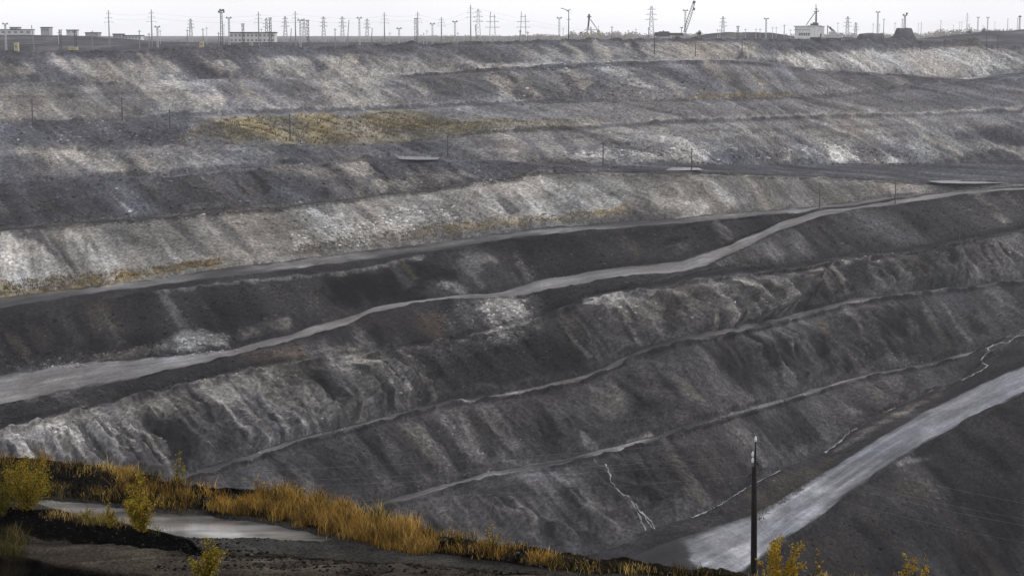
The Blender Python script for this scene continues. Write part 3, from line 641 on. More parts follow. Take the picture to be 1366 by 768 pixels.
# ground colours
px, py = ray_px(np.broadcast_to(AZ, dep.shape), dep)
col = np.array([PAL[BASE[ORDER[b]]] for b in range(len(ORDER) - 1)])[row_b][:, None, :] * np.ones((1, NC, 1))
wx = 11 * fbm(cw / 22, QQ / 90 + seedrow, 3, 21) + 9 * fbm(cw / 6, QQ / 50 + seedrow, 4, 22, .6) + 3 * fbm(X / 5, Y / 5, 3, 24)
wy = 7 * fbm(cw / 14, QQ / 60 + seedrow, 4, 23, .6) + 3 * fbm(X / 6, Y / 6, 3, 25)
sc_w = np.clip(gap / 30, 0.12, 1); wx = wx * np.clip(sc_w * 1.5, 0.3, 1); wy = wy * sc_w
mott = 0.8 * fbm(cw / 7, QQ / 40 + seedrow, 5, 31, 0.65) + 0.5 * fbm(X / 4, Y / 4 + z / 4, 4, 32, .7)
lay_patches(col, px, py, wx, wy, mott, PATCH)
stre = fbm(cw / 5, QQ / 70 + seedrow, 5, 33, 0.62)
stre2 = fbm(cw / 28, QQ / 110 + seedrow, 4, 34)
clod = fbm(X / 2.2, Y / 2.2 + z / 2.0, 3, 35, 0.75)
blotch = fbm((cw + .5 * QQ) / 24, QQ / 30 + seedrow, 4, 36, .6); grit = gnoise(X / .9, Y / .9 + z / .8, 37)
k = np.where(isroad, 0.15, 1.0); LOWB = np.array([.2] * 11 + [.7] * 14)[row_b][:, None]; UPK = np.array([.5] * 8 + [.6] * 3 + [1.0] * 14)[row_b][:, None]
stw = fbm(cw / 10, QQ / 90 + seedrow, 3, 86)
rb = ridged((cw + 1.2 * gnoise(cw / 13, QQ / 25, 38)) / 6.5, QQ / 95 + seedrow, 3, 39, .55)
col = col * np.exp(k * (.34 * stw + 0.50 * stre2 + 0.55 * clod + 0.40 * blotch + LOWB * fbm(cw / 55, QQ / 90 + seedrow, 4, 47, .6) + 0.30 * grit + cliff * UPK * (.75 * rb + .25 * stre + .1)))[..., None]
# road surfaces: wheel tracks along the run, ragged edges of spilled dark earth
track = fbm(CCo / 60 + seedrow, TT * 8, 4, 41, 0.65)
edge = np.minimum(TT, 1 - TT)
en_ = np.array([.10 if ORDER[b] == 'r9' else .2 for b in range(len(ORDER) - 1)])[row_b][:, None]
rw = smooth01((edge + en_ * fbm(CCo / 18, TT * 2 + seedrow, 6, 42, .68) + 0.02) / 0.12)
main = np.array([ORDER[b] in ('r5', 'r9') for b in range(len(ORDER) - 1)])[row_b][:, None]
rwt = smooth01((edge + 0.42 * fbm(CCo / 11, TT * 2.2 + seedrow, 5, 43, .65) + 0.03) / 0.22) * smooth01(.70 + 1.0 * fbm(CCo / 38 + seedrow, TT * .6, 4, 46))
rw = np.where(main, rw, rwt)
verge = np.array(PAL['dark'])
rc = col * np.exp(0.55 * track + 0.5 * blotch + .25 * grit + 0.60 * fbm(CCo / 45, TT + seedrow, 4, 45, .6))[..., None] * rw[..., None] + verge * (1 - rw[..., None])
col = np.where(isroad[..., None], rc, col)
warm = 1 + 0.06 * fbm(X / 45, Y / 45, 3, 44)
col[..., 0] *= warm; col[..., 2] *= 2 - warm
col = np.clip(col * np.array([.99, .99, 1.015]), 0.0035, 0.75)

def grid_faces(r0, r1, nc):
    r = np.arange(r0, r1)[:, None]; c = np.arange(nc - 1)[None, :]
    a = (r * nc + c).ravel(); return np.stack([a, a + nc, a + nc + 1, a + 1], 1)

def slice_mesh(name, bands, mat):
    cos = []; cols = []; qs = []; off = 0
    run = []
    for b in bands:
        if run and run[-1][1] == b - 1: run[-1][1] = b
        else: run.append([b, b])
    for b0, b1 in run:
        rr = np.nonzero((row_b >= b0) & (row_b <= b1))[0]; r0 = rr[0]; r1 = min(rr[-1] + 2, NR)
        cos.append(P[r0:r1].reshape(-1, 3)); cols.append(col[r0:r1].reshape(-1, 3))
        qs.append(grid_faces(0, r1 - r0 - 1, NC) + off); off += (r1 - r0) * NC
    return new_mesh(name, np.concatenate(cos), quads=np.concatenate(qs), mat=mat, attr=np.concatenate(cols))

tag(slice_mesh("terrain", [b for b in range(len(ORDER) - 1) if ORDER[b] not in ROADS], M_SOIL), "terraced grey rock faces of the open pit", kind="structure")
for k, nm, lb in (('r5', 'road', "wide grey main ramp crossing the pit wall"), ('r9', 'haul_road', "broad pale haul road low on the right"),
                  ('r4', 'track', "narrow track at the foot of the pale bed"), ('r6', 'track', "upper narrow track below the cliff"), ('r7', 'track', "lower narrow track near the pit bottom")):
    tag(slice_mesh(nm, [ORDER.index(k)], M_ROAD), lb, kind="structure")

NOM = (dep, D, z)
def ground(x, y, colour=False):
    "point of the pit wall seen at a surveyed picture point"
    a, d = px_ray(x, y); j = int(np.argmin(np.abs(AZ - a)))
    i = int(np.clip(np.searchsorted(dep[:, j], d), 1, NR - 1))
    t = (d - dep[i - 1, j]) / (dep[i, j] - dep[i - 1, j] + 1e-12); t = min(max(t, 0), 1)
    p = P[i - 1, j] * (1 - t) + P[i, j] * t
    return (p, col[i, j]) if colour else p

# pit floor and the far plateau
zf = (P[-1, :, 2]).min() - 6
fl = []
for f in np.linspace(0, 1, 24):
    Dd = P[-1, :, 1] * (1 - f) + 190 * f
    zz = P[-1, :, 2] * max(0, 1 - 8 * f) + zf * min(1, 8 * f)
    fl.append(np.stack([AZ * Dd, Dd, zz + (0.6 * fbm(AZ * Dd / 20, Dd / 20, 3, 3) if f > 0 else 0)], 1))
fl = np.array(fl)
tag(new_mesh("pit_floor", fl.reshape(-1, 3), quads=grid_faces(0, 23, NC), mat=M_SOIL, attr=np.tile(np.array(PAL['dark']), (24 * NC, 1))), "dark floor of the pit", kind="structure")

def bumpf(x, c, w, h, p=2): return h * np.exp(-np.abs((x - c) / w) ** p)
PX_AT = lambda az: CX + FPX * CP * az
RIMD = P[0, :, 1]; RIMZ = P[0, :, 2]
def plateau_z(az, Dd):
    x = PX_AT(az); rz = np.interp(az, AZ, RIMZ); rd = np.interp(az, AZ, RIMD)
    far = smooth01((Dd - rd) / 120)
    zz = rz * (1 - far) - np.clip(.0062 * Dd, 8.0, 26.0) * far - 0.8 * smooth01((Dd - rd) / 15) * (1 - far)
    # spoil heaps on the plain
    zz = zz + (bumpf(x, 30, 165, 6.2, 4)) * np.exp(-((Dd - 1500) / 110) ** 2)
    zz = zz + bumpf(x, 985, 75, 9.6, 4) * np.exp(-((Dd - 1700) / 120) ** 2)
    zz = zz + bumpf(x, 1560, 330, 13.0, 6) * np.exp(-((Dd - 1750) / 170) ** 2) * (1 + 0.1 * fbm(az * 90, Dd / 90, 3, 71))
    zz = zz + bumpf(x, 1110, 45, 5.0, 2) * np.exp(-((Dd - 1480) / 70) ** 2)
    return zz + 0.5 * far * fbm(az * Dd / 40, Dd / 40, 3, 72)
pr = []; pc = []
ds = np.concatenate([[0], np.geomspace(3, 1100, 110), np.geomspace(1200, 9000, 40)])
for i, dd in enumerate(ds):
    Dd = RIMD + dd
    zz = RIMZ if i == 0 else plateau_z(AZ, Dd)
    pr.append(np.stack([AZ * Dd, Dd, zz], 1))
    n = fbm(AZ * Dd / 30, Dd / 60, 4, 73)[:, None]
    pc.append(np.clip((np.array(PAL['udark']) * 1.1 + np.array([.03, .026, .015]) * np.clip(n, 0, 1)) * np.exp(.5 * n), .01, .4))
pr = np.array(pr); pc = np.array(pc)
tag(new_mesh("ground", pr.reshape(-1, 3), quads=grid_faces(0, len(ds) - 1, NC), mat=M_SOIL, attr=pc.reshape(-1, 3)), "plain beyond the far rim", kind="structure")

# water: ponds on the ledge, runnels in the ditch and down the lower face
def pond(pts, label, lift=0.25):
    g = [ground(*p) for p in pts]; zl = np.mean([p[2] for p in g]) + lift
    out = []
    for (x, y) in pts:
        a, d = px_ray(x, y); Dd = -zl / d; out.append((a * Dd, Dd, zl))
    tag(new_mesh("water", np.array(out), poly=[list(range(len(out)))[::-1]], mat=M_POND, smooth=False), label, kind="structure")
pond([(528,209),(545,208.4),(588,210),(584,213),(560,213.2),(534,212.5)], "narrow pale pond on the upper ledge")
pond([(834,222.5),(850,221.6),(900,223.5),(932,224),(938,226.5),(905,227.5),(860,226)], "long pale pond on the ledge right of centre")
pond([(1236,241.6),(1262,240.8),(1344,242.2),(1346,244),(1300,245),(1256,244.2)], "pale pond beside the top of the main ramp")

def runnel(lines, wid, label):
    co = []; qs = []
    for pts in lines:
        pp = []
        for (x0, y0), (x1, y1) in zip(pts[:-1], pts[1:]):
            n = max(2, int(math.hypot(x1 - x0, y1 - y0) / 1.5))
            for t in np.linspace(0, 1, n, endpoint=False):
                pp.append((x0 + (x1 - x0) * t, y0 + (y1 - y0) * t))
        pp.append(pts[-1])
        g = np.array([ground(x + 0.7 * math.sin(i * .8) + random.uniform(-.5, .5), y + random.uniform(-.3, .3)) for i, (x, y) in enumerate(pp)]); g[:, 2] += 0.22
        tg = np.gradient(g, axis=0); tg /= np.linalg.norm(tg, axis=1)[:, None] + 1e-9
        sd = np.cross(tg, (0, -0.35, 1)); sd /= np.linalg.norm(sd, axis=1)[:, None]
        w = wid * np.array([max(0.12, .42 + .3 * math.sin(i * .23 + x0) * math.cos(i * .57) + random.uniform(-.15, .2)) for i in range(len(g))])[:, None]
        o = len(co); co += list(g + sd * w) + list(g - sd * w); n = len(g)
        qs += [(o + i, o + i + 1, o + n + i + 1, o + n + i) for i in range(n - 1)]
    tag(new_mesh("stream", np.array(co), quads=qs, mat=M_FOAM, smooth=False), label, kind="structure")
runnel([[(808,622),(812,638),(816,654),(824,664),(840,674),(852,684),(862,694),(870,704)],[(846,680),(854,692),(862,708)],[(858,688),(870,698),(874,706)]], 0.45, "white runnel forking down the lowest face")
runnel([[(923,691),(940,684),(960,674),(978,662),(991,654),(1010,643),(1041,628)],[(1100,604),(1120,590),(1132,578),(1143,571)]], 0.55, "white water in the ditch beside the haul road")
runnel([[(1282,508),(1300,499),(1312,494),(1317,488),(1308,483),(1318,474),(1315,467),(1330,461),(1350,457),(1366,452)],[(1178,551),(1194,544)],[(1238,523),(1246,520)]], 0.6, "white zigzag stream at the right of the pit")

# ------------------------------------------------------------------ near ground: the lookout's own ledge
HN = 18.0
G = {}
G['g1'] = [(0,776),(250,806),(600,832),(1366,880)]
G['g2'] = [(0,744),(60,751),(100,758),(250,779),(400,802),(600,830),(1366,877)]
G['g4'] = [(0,712),(60,721),(150,731),(250,742),(300,745),(400,748),(600,762),(760,774),(1366,806)]
G['g5'] = [(0,677),(60,683),(120,696),(170,704),(215,712),(250,721),(268,736),(300,742),(400,745.5),(600,759.5),(760,771.5),(1366,804)]
G['g7'] = [(0,654),(50,660),(140,671),(215,681),(280,681),(330,690),(400,703),(450,715),(550,738),(650,750),(760,767),(1366,800)]
G['g8'] = [(0,608),(60,614),(110,622),(160,626),(250,648),(330,652),(400,666),(480,690),(560,708),(640,724),(740,743),(850,755),(960,765),(1100,776),(1366,794)]
xg = np.arange(-90, 1457, 1.0); azg = (xg - CX) / (FPX * CP - 330 * SP)
azg = np.concatenate([np.linspace(-.5, azg[0], 40)[:-1], azg, np.linspace(azg[-1], .5, 40)[1:]]); NG = len(azg)
def gdep(pts, seed, wob):
    p = np.array(ext(pts, 0.0, 0.02), float); a, d = px_ray(p[:, 0], p[:, 1]); dd = np.interp(azg, a, d)
    k = np.hanning(13); k /= k.sum(); dd = np.convolve(np.pad(dd, 6, mode='edge'), k, 'valid')
    return dd + wob * PXA * fbm(azg * 90, np.full(NG, seed * 1.3), 4, seed)
gd = {k: gdep(v, 60 + i, 2.5) for i, (k, v) in enumerate(G.items())}
gd['g2'] = np.minimum(gd['g2'], gd['g1'] - .3 * PXA); gd['g5'] = np.minimum(gd['g5'], gd['g4'] - .3 * PXA)
prof = []                                            # (distance, height) of each edge
prof.append((np.full(NG, 3.0), np.full(NG, -2.4)))
prof.append((np.full(NG, 32.0), np.full(NG, -13.2)))
d1 = HN / gd['g1']; prof.append((np.maximum(HN / (gd['g1'] + 30 * PXA), 40), np.full(NG, -HN - .1)))
prof.append((d1, np.full(NG, -HN)))
d2 = d1 * (.7 + gd['g1']) / (.7 + gd['g2']); prof.append((d2, -gd['g2'] * d2))
d3 = np.maximum(HN / (gd['g2'] - 3 * PXA), d2 + .5); prof.append((d3, np.full(NG, -HN)))
d4 = np.maximum(HN / gd['g4'], d3 + .3); prof.append((d4, np.full(NG, -HN)))
d5 = d4 * (.8 + gd['g4']) / (.8 + gd['g5']); prof.append((d5, -gd['g5'] * d5))
d6 = np.maximum((HN + .1) / (gd['g5'] - 2 * PXA), d5 + .3); prof.append((d6, np.full(NG, -HN - .08)))
d7 = np.maximum((HN + .1) / gd['g7'], d6 + .4); prof.append((d7, np.full(NG, -HN - .03)))
d8 = d7 * (.75 + gd['g7']) / (.75 + np.minimum(gd['g8'], gd['g7'] - PXA)); z8 = -np.minimum(gd['g8'], gd['g7'] - PXA) * d8; prof.append((d8, z8))
prof.append((d8 + 1.6, z8 - .45))
prof.append((d8 + 30, z8 - 17)); prof.append((d8 + 300, np.full(NG, zf - 2)))
nsub = [8, 8, 20, 40, 10, 80, 60, 10, 60, 100, 14, 40, 30]
gr = []; gb = []; gt = []
for i in range(len(prof) - 1):
    (da, za), (db, zb) = prof[i], prof[i + 1]; n = nsub[i]
    for t in np.linspace(0, 1, n, endpoint=(i == len(prof) - 2)):
        tt = t
        gr.append((da + (db - da) * tt, za + (zb - za) * tt)); gb.append(i); gt.append(t)
GD = np.array([g[0] for g in gr]); GZ = np.array([g[1] for g in gr]); GB = np.array(gb); GT = np.array(gt)
k = np.array([.1, .2, .4, .2, .1])
for c in range(1): pass
GX = azg * GD
berm = np.isin(GB, [3, 4, 6, 7, 9, 10])[:, None]
n1 = fbm(GX / 1.1, GD / 1.1, 5, 81, .6); n2 = fbm(GX / 3.5, GD / 3.5, 3, 82)
edgeT = smooth01(np.minimum(GT, 1 - GT) * 6)[:, None]
rutc = GX * 0.35 + GD * 2.2
rutv = GD - 0.08 * GX + .9 * gnoise(GX / 6, GD / 30, 4)
rut = .6 * fbm(GX / 12 + 3, rutv / .75, 3, 83, .6) + .6 * (1 - 2 * np.abs(gnoise(GX / 14, rutv / .9 + 7, 87)))
dz = np.where(berm, .10 * n1 + .16 * n2 * edgeT, np.where(GB[:, None] == 5, .17 * rut + .05 * n1 + .05 * n2, .03 * n1 + .05 * n2))
dz = np.where((GB >= 11)[:, None], .3 * n2 + .2 * n1, dz)
GZ2 = GZ + dz
gpx, gpy = ray_px(np.broadcast_to(azg, GD.shape), -GZ / GD)
# the flooded rut
PUD = [(40,659),(90,664),(140,672),(215,682),(262,683),(330,692),(400,705),(446,717),(428,723),(360,715),(300,715),(248,718),(218,708),(150,693),(90,682),(50,671)]
m = (GB >= 5) & (GB <= 8)
sd = np.full(GD.shape, -99.0); sd[m] = poly_sdf(gpx[m], gpy[m], PUD)
dip = smooth01((sd + 5 * n2 + 4 * n1) / 7 + .45)
GZ2 = np.where(m[:, None], GZ2 - (.15 + .07 * n2) * dip + .035 * (1 - dip), GZ2)
NPAL = {'nsoil':(.013,.0118,.0108),'nblack':(.0032,.003,.003),'nroad':(.034,.029,.0235),'nweed':(.016,.013,.008),'ngrass':(.07,.046,.014),'nmud':(.040,.038,.036)}
PAL.update(NPAL)
gbase = ['nsoil','nsoil','nblack','nblack','nblack','nroad','nblack','nblack','nmud','nweed','nweed','nweed','dark','dark']
gcol = np.array([PAL[gbase[b]] for b in GB])[:, None, :] * np.ones((1, NG, 1))
GPATCH = [('nweed',.8,8,[(0,705),(40,712),(30,760),(0,768)]),
          ('nroad',.8,6,[(20,718),(150,735),(250,745),(300,745),(420,752),(430,768),(180,768),(60,752)]),
          ('nblack',.9,6,[(265,640),(350,645),(360,662),(300,690),(265,680)]),
          ('nsoil',.9,8,[(60,618),(150,626),(160,660),(110,668),(60,655)]),
          ('nblack',.8,8,[(560,712),(700,735),(960,764),(960,775),(620,748)]),
          ('nroad',.95,5,[(272,738),(300,741),(400,744),(600,757),(780,770),(780,792),(600,778),(400,768),(272,760)]),
          ('nblack',.6,5,[(225,725),(255,722),(258,745),(225,740)])]
lay_patches(gcol, gpx, gpy, 5 * n2, 3 * n1, n1, GPATCH)
gcol = gcol * np.exp(.5 * n1 + .35 * n2 + np.where(GB[:, None] == 5, .8 * rut, 0))[..., None]
gcol = np.clip(gcol, .003, .4)
GP = np.stack([GX, GD, GZ2], 2)
tag(new_mesh("near_ground", GP.reshape(-1, 3), quads=grid_faces(0, len(GD) - 1, NG)[:, ::-1], mat=M_NEAR, attr=gcol.reshape(-1, 3)), "dark earth ledge with a rutted dirt road", kind="structure")
def near(x, y):
    a, d = px_ray(x, y); j = int(np.argmin(np.abs(azg - a))); dp = -GZ[:, j] / GD[:, j]
    ok = np.nonzero((GB >= 5) & (GB <= 10))[0]
    i = ok[np.argmin(np.abs(dp[ok] - d))]
    return GP[i, j].copy()
out = []
for (x, y) in PUD:
    x0 = 245 + (x - 245) * 1.08; y0 = 692 + (y - 692) * 1.22
    a, d = px_ray(x0, y0); zl = -HN - .115; Dd = -zl / d; out.append((a * Dd, Dd, zl))
tag(new_mesh("puddle", np.array(out), poly=[list(range(len(out)))[::-1]], mat=M_PUDDLE, smooth=False), "flooded muddy rut behind the black berm", kind="structure")
# ------------------------------------------------------------------ haze
hz = MB().box((0, 5200, -95), (11600, 10600, 0)); 
def haze_box(x0, x1, y0, y1, z0, z1):
    m = bpy.data.materials.new("haze"); m.use_nodes = True; t = m.node_tree; t.nodes.clear()
    v = t.nodes.new("ShaderNodeVolumePrincipled"); v.inputs['Density'].default_value = HAZE_DENSITY
    v.inputs['Color'].default_value = (0.95, 0.955, 0.99, 1); v.inputs['Anisotropy'].default_value = 0.2
    o = t.nodes.new("ShaderNodeOutputMaterial"); t.links.new(v.outputs[0], o.inputs['Volume'])
    b = MB().box(((x0 + x1) / 2, (y0 + y1) / 2, (z0 + z1) / 2), (x1 - x0, y1 - y0, z1 - z0)).build("haze", m)
    return tag(b, "thin grey haze filling the pit and the plain", kind="stuff")
haze_box(-6400, 6400, -60, 11200, zf - 12, 32)

# ------------------------------------------------------------------ loose rubble, scrub, grass
ICO = None
def rocks(name, pts, sizes, cols, label):
    g = (1 + 5 ** .5) / 2
    v = np.array([(-1,g,0),(1,g,0),(-1,-g,0),(1,-g,0),(0,-1,g),(0,1,g),(0,-1,-g),(0,1,-g),(g,0,-1),(g,0,1),(-g,0,-1),(-g,0,1)]); v /= np.linalg.norm(v[0])
    f = np.array([(0,11,5),(0,5,1),(0,1,7),(0,7,10),(0,10,11),(1,5,9),(5,11,4),(11,10,2),(10,7,6),(7,1,8),(3,9,4),(3,4,2),(3,2,6),(3,6,8),(3,8,9),(4,9,5),(2,4,11),(6,2,10),(8,6,7),(9,8,1)])
    n = len(pts); pts = np.array(pts); sizes = np.array(sizes)
    j = v[None] * (1 + RNG.uniform(-.3, .3, (n, 12, 1))) * np.array([1, 1, .7]) * (1 + RNG.uniform(-.25, .25, (n, 1, 3)))
    a = RNG.uniform(0, 6.28, n); ca, sa = np.cos(a)[:, None], np.sin(a)[:, None]
    x = j[..., 0] * ca - j[..., 1] * sa; y = j[..., 0] * sa + j[..., 1] * ca
    co = np.stack([x, y, j[..., 2]], 2) * sizes[:, None, None] + pts[:, None, :]
    fs = (f[None] + (np.arange(n) * 12)[:, None, None]).reshape(-1, 3)
    cc = np.repeat(np.array(cols), 12, axis=0)
    return tag(new_mesh(name, co.reshape(-1, 3), tris=fs, mat=M_ROCK, smooth=False, attr=cc), label, kind="stuff")

def in_poly(poly, n):
    p = np.array(poly, float); out = []
    while len(out) < n:
        x = RNG.uniform(p[:, 0].min(), p[:, 0].max(), n * 2); y = RNG.uniform(p[:, 1].min(), p[:, 1].max(), n * 2)
        k = poly_sdf(x, y, poly) > 0; out += list(zip(x[k], y[k]))
    return out[:n]

RUB = [  # outline, count, size range, colour
 ([(655,410),(700,420),(730,445),(700,475),(640,475),(610,450)], 380, (.25,.9), 'pale'),
 ([(540,455),(720,455),(740,480),(600,500),(520,480)], 260, (.25,.7), 'mid'),
 ([(200,462),(320,440),(320,468),(200,480)], 220, (.25,.8), 'pale'),
 ([(20,470),(190,470),(240,440),(120,490),(0,492)], 300, (.3,.8), 'mid'),
 ([(385,312),(500,296),(500,330),(390,338)], 300, (.3,.9), 'white'),
 ([(500,290),(610,278),(620,306),(500,318)], 200, (.3,.9), 'white'),
 ([(750,204),(1240,198),(1240,222),(760,218)], 420, (.4,1.3), 'upale'),
 ([(0,205),(450,205),(450,300),(0,305)], 420, (.35,1.0), 'mid'),
 ([(450,215),(900,222),(760,236),(450,268)], 260, (.35,1.0), 'mid'),
 ([(0,165),(260,160),(260,195),(0,197)], 220, (.4,1.0), 'ugrey'),
 ([(1130,460),(1250,474),(1244,490),(1140,492)], 320, (.25,.75), 'mid'),
 ([(0,588),(200,550),(560,560),(420,600),(250,640),(100,610)], 300, (.25,.7), 'mid'),
 ([(420,590),(700,560),(760,610),(520,665)], 320, (.2,.6), 'mid'),
 ([(830,560),(1080,500),(1090,535),(850,600)], 280, (.2,.6), 'mid'),
 ([(850,620),(1100,550),(1180,545),(1000,650),(900,690)], 380, (.2,.6), 'mid'),
 ([(925,680),(1050,625),(1055,650),(940,705)], 260, (.2,.6), 'pale'),
 ([(1040,740),(1366,560),(1366,768),(1060,768)], 420, (.2,.7), 'mid'),
 ([(960,345),(1250,330),(1200,345),(960,366)], 220, (.25,.7), 'mid'),
 ([(0,545),(160,515),(420,455),(420,475),(160,535),(0,572)], 240, (.25,.7), 'mid'),
 ([(620,90),(900,84),(1000,125),(700,150)], 220, (.4,1.1), 'upale'),
]
pp = []; ss = []; cl = []
RUB += [([(0,425),(200,395),(430,372),(440,412),(200,468),(0,488)], 420, (.3,.9), 'mid'), ([(640,325),(1050,290),(1000,318),(800,358),(660,380)], 320, (.3,.8), 'mid'),
        ([(960,345),(1060,305),(1366,262),(1366,300),(1180,328)], 380, (.3,.8), 'mid'), ([(560,410),(900,372),(780,395),(600,452)], 260, (.3,.8), 'mid'), ([(340,505),(560,470),(1366,312),(1366,370),(860,455),(560,540)], 520, (.3,.9), 'mid')]
for poly, n, (a, b), key in RUB:
    for (x, y) in in_poly(poly, int(n * 1.7)):
        s_ = a + (b - a) * random.random() ** 3; g, gc_ = ground(x, y, True)
        pp.append((g[0], g[1], g[2] + .25 * s_)); ss.append(s_); cl.append(np.minimum(gc_ * random.uniform(.95, 1.2 + 2.2 * random.random()), .6))
rocks("rubble", pp, ss, cl, "loose stones fallen on the benches and slopes")

def blades(name, bases, hts, wds, cols, label, lean=.35, per=1, mat=None, spread=.12):
    "grass: thin bent blades, three to a stalk's width"
    bases = np.repeat(np.array(bases, float), per, axis=0); hts = np.repeat(np.array(hts, float), per); wds = np.repeat(np.array(wds, float), per); cols = np.repeat(np.array(cols, float), per, axis=0)
    n = len(bases); sp = np.repeat(np.full(n // per, spread), per)
    bases[:, 0] += RNG.normal(0, 1, n) * sp; bases[:, 1] += RNG.normal(0, 1, n) * sp
    hts = hts * RNG.uniform(.55, 1.15, n); cols = cols * RNG.uniform(.55, 1.3, (n, 1))
    a = RNG.uniform(0, 6.28, n); ax = np.stack([np.cos(a), np.sin(a), 0 * a], 1); b = RNG.uniform(0, 6.28, n)
    ld = np.stack([np.cos(b), np.sin(b), 0 * b], 1) * (RNG.uniform(0.05, 1, n) * lean * hts)[:, None]
    up = np.array([0, 0, 1.0]); w = wds[:, None]
    v0 = bases - ax * w * .5; v1 = bases + ax * w * .5
    m = bases + up * (hts * .55)[:, None] + ld * .35
    v2 = m - ax * w * .45; v3 = m + ax * w * .45; v4 = bases + up * hts[:, None] + ld
    co = np.stack([v0, v1, v3, v2, v4], 1).reshape(-1, 3); o = np.arange(n)[:, None] * 5
    q = o + np.array([[0, 1, 2, 3]]); t = o + np.array([[3, 2, 4]])
    cc = np.stack([cols * .75, cols * .75, cols, cols, cols * 1.15], 1).reshape(-1, 3)
    return tag(new_mesh(name, co, quads=q, tris=t, mat=mat or M_LEAF, smooth=False, attr=cc), label, kind="stuff")

# scrub on the old benches
sb = []; sh = []; sw = []; scs = []
for poly, n, h, cset in [([(250,184),(300,160),(450,158),(520,152),(590,168),(520,188),(420,194),(300,190)], 900, 1.3, [(.17,.13,.06),(.13,.11,.06),(.09,.075,.05)]),
                         ([(520,168),(790,164),(700,178),(560,188)], 350, 1.0, [(.14,.115,.06),(.10,.09,.06)]),
                         ([(0,380),(140,368),(300,344),(300,352),(140,379),(40,392),(0,396)], 520, .9, [(.22,.14,.04),(.10,.075,.035),(.16,.13,.05)]),
                         ([(400,330),(640,298),(830,281),(830,290),(640,309),(400,340)], 420, .8, [(.17,.13,.05),(.10,.085,.05)]),
                         ([(905,132),(960,127),(1070,125),(1070,131),(905,136)], 160, 1.0, [(.19,.15,.07)]),
                         ([(1000,688),(1060,640),(1110,612),(1110,622),(1010,700)], 160, .5, [(.09,.07,.035)])]:
    for (x, y) in in_poly(poly, n):
        sb.append(ground(x, y)); sh.append(h * random.uniform(.5, 1.2)); sw.append(.3); scs.append(random.choice(cset))
blades("scrub", sb, sh, sw, scs, "dry yellow scrub on the old benches", lean=.5, per=6, spread=.7)

# weeds on the lookout's ledge
ORG, GLD, DUL, GRN, DRK = (.42,.225,.042), (.47,.33,.10), (.105,.082,.035), (.085,.080,.024), (.030,.024,.012); PAL_ = (.36,.25,.10)
gb_ = []; gh = []; gw = []; gc = []
for poly, n, h, cset in [
    ([(290,672),(330,664),(400,672),(480,692),(560,710),(578,735),(548,738),(460,717),(400,703),(330,690),(285,680)], 3800, .50, [DUL, ORG, GLD, GLD, ORG]),
    ([(380,668),(480,690),(560,710),(575,732),(540,734),(460,712),(400,690)], 2200, .50, [ORG, GLD, GLD, PAL_]),
    ([(350,652),(420,664),(560,706),(575,716),(480,700),(400,684),(350,668)], 900, .55, [ORG, GLD, DUL, DRK]),
    ([(-260,606),(0,608),(0,650),(-260,650)], 1100, .45, [DRK, DUL, DUL, ORG]), ([(1000,770),(1366,796),(1366,802),(1000,778)], 500, .3, [DRK, DUL, GLD]),
    ([(0,608),(110,622),(160,626),(250,648),(270,655),(255,662),(150,640),(0,622)], 1000, .42, [DRK, DRK, DUL, ORG, GLD]),
    ([(160,628),(250,648),(262,672),(240,680),(160,660)], 700, .5, [DRK, DUL, ORG, GLD]),
    ([(0,626),(60,634),(90,664),(40,676),(0,680)], 420, .55, [DRK, GRN, DUL, DUL]),
    ([(60,682),(150,696),(215,709),(212,714),(120,700),(60,690)], 420, .34, [GRN, DUL, GLD, PAL_]),
    ([(225,650),(300,652),(300,660),(240,660)], 130, .5, [ORG, GLD]),
    ([(560,706),(640,724),(740,744),(735,752),(640,742),(575,727)], 420, .42, [DRK, DUL, GLD, ORG]),
    ([(640,724),(850,756),(960,766),(950,772),(740,758)], 620, .34, [DRK, DUL, GLD, DRK]),
    ([(0,708),(30,715),(24,768),(0,768)], 240, .5, [DRK, GRN, DUL]),
    ([(60,640),(260,676),(258,684),(100,664)], 420, .3, [DRK, DRK, DUL, GLD])]:
    q_ = np.array(in_poly(poly, int(n * 1.5)))
    m_ = fbm(q_[:, 0] / 16, q_[:, 1] / 9, 4, 95, .6); e_ = fbm(q_[:, 0] / 30, q_[:, 1] / 12, 3, 97)
    for (x, y), mm_, ee_ in zip(q_, m_, e_):
        if mm_ < .05 + .38 * random.random(): continue
        gb_.append(near(x, y)); br_ = random.choice((.4, .6, .8, 1.0, 1.25, 1.5)); gh.append(h * random.uniform(.3, 1.3) * (.55 + 1.1 * max(0, mm_))); gw.append(.014)
        gc.append(np.array(cset[min(len(cset) - 1, max(0, int((ee_ + .5 + random.uniform(-.6, .6)) * len(cset))))]) * br_)
blades("grass", gb_, gh, gw, gc, "tall yellow and orange weeds along the ledge", per=13, spread=.2, lean=.9)
pp = []; ss = []; cl = []
for poly, n, (a, b) in [([(0,678),(120,698),(215,714),(255,735),(150,732),(0,712)], 700, (.01,.06)), ([(560,712),(740,744),(960,768),(700,756)], 800, (.02,.11)),
                        ([(40,620),(160,635),(160,665),(60,655)], 350, (.02,.10)), ([(255,720),(420,745),(760,768),(200,766)], 1500, (.012,.07)), ([(265,650),(350,655),(350,684),(265,680)], 300, (.03,.16)),
                        ([(215,716),(330,716),(420,724),(330,728),(240,724)], 160, (.01,.05))]:
    for (x, y) in in_poly(poly, n):
        s_ = a + (b - a) * random.random() ** 3; g = near(x, y); pp.append((g[0], g[1], g[2] + .2 * s_)); ss.append(s_)
        cl.append(np.array((.011, .0105, .010)) * (random.uniform(.3, 2.2) if random.random() < .94 else random.uniform(4, 9)))
rocks("clods", pp, ss, cl, "black clods and stones on the near ledge")

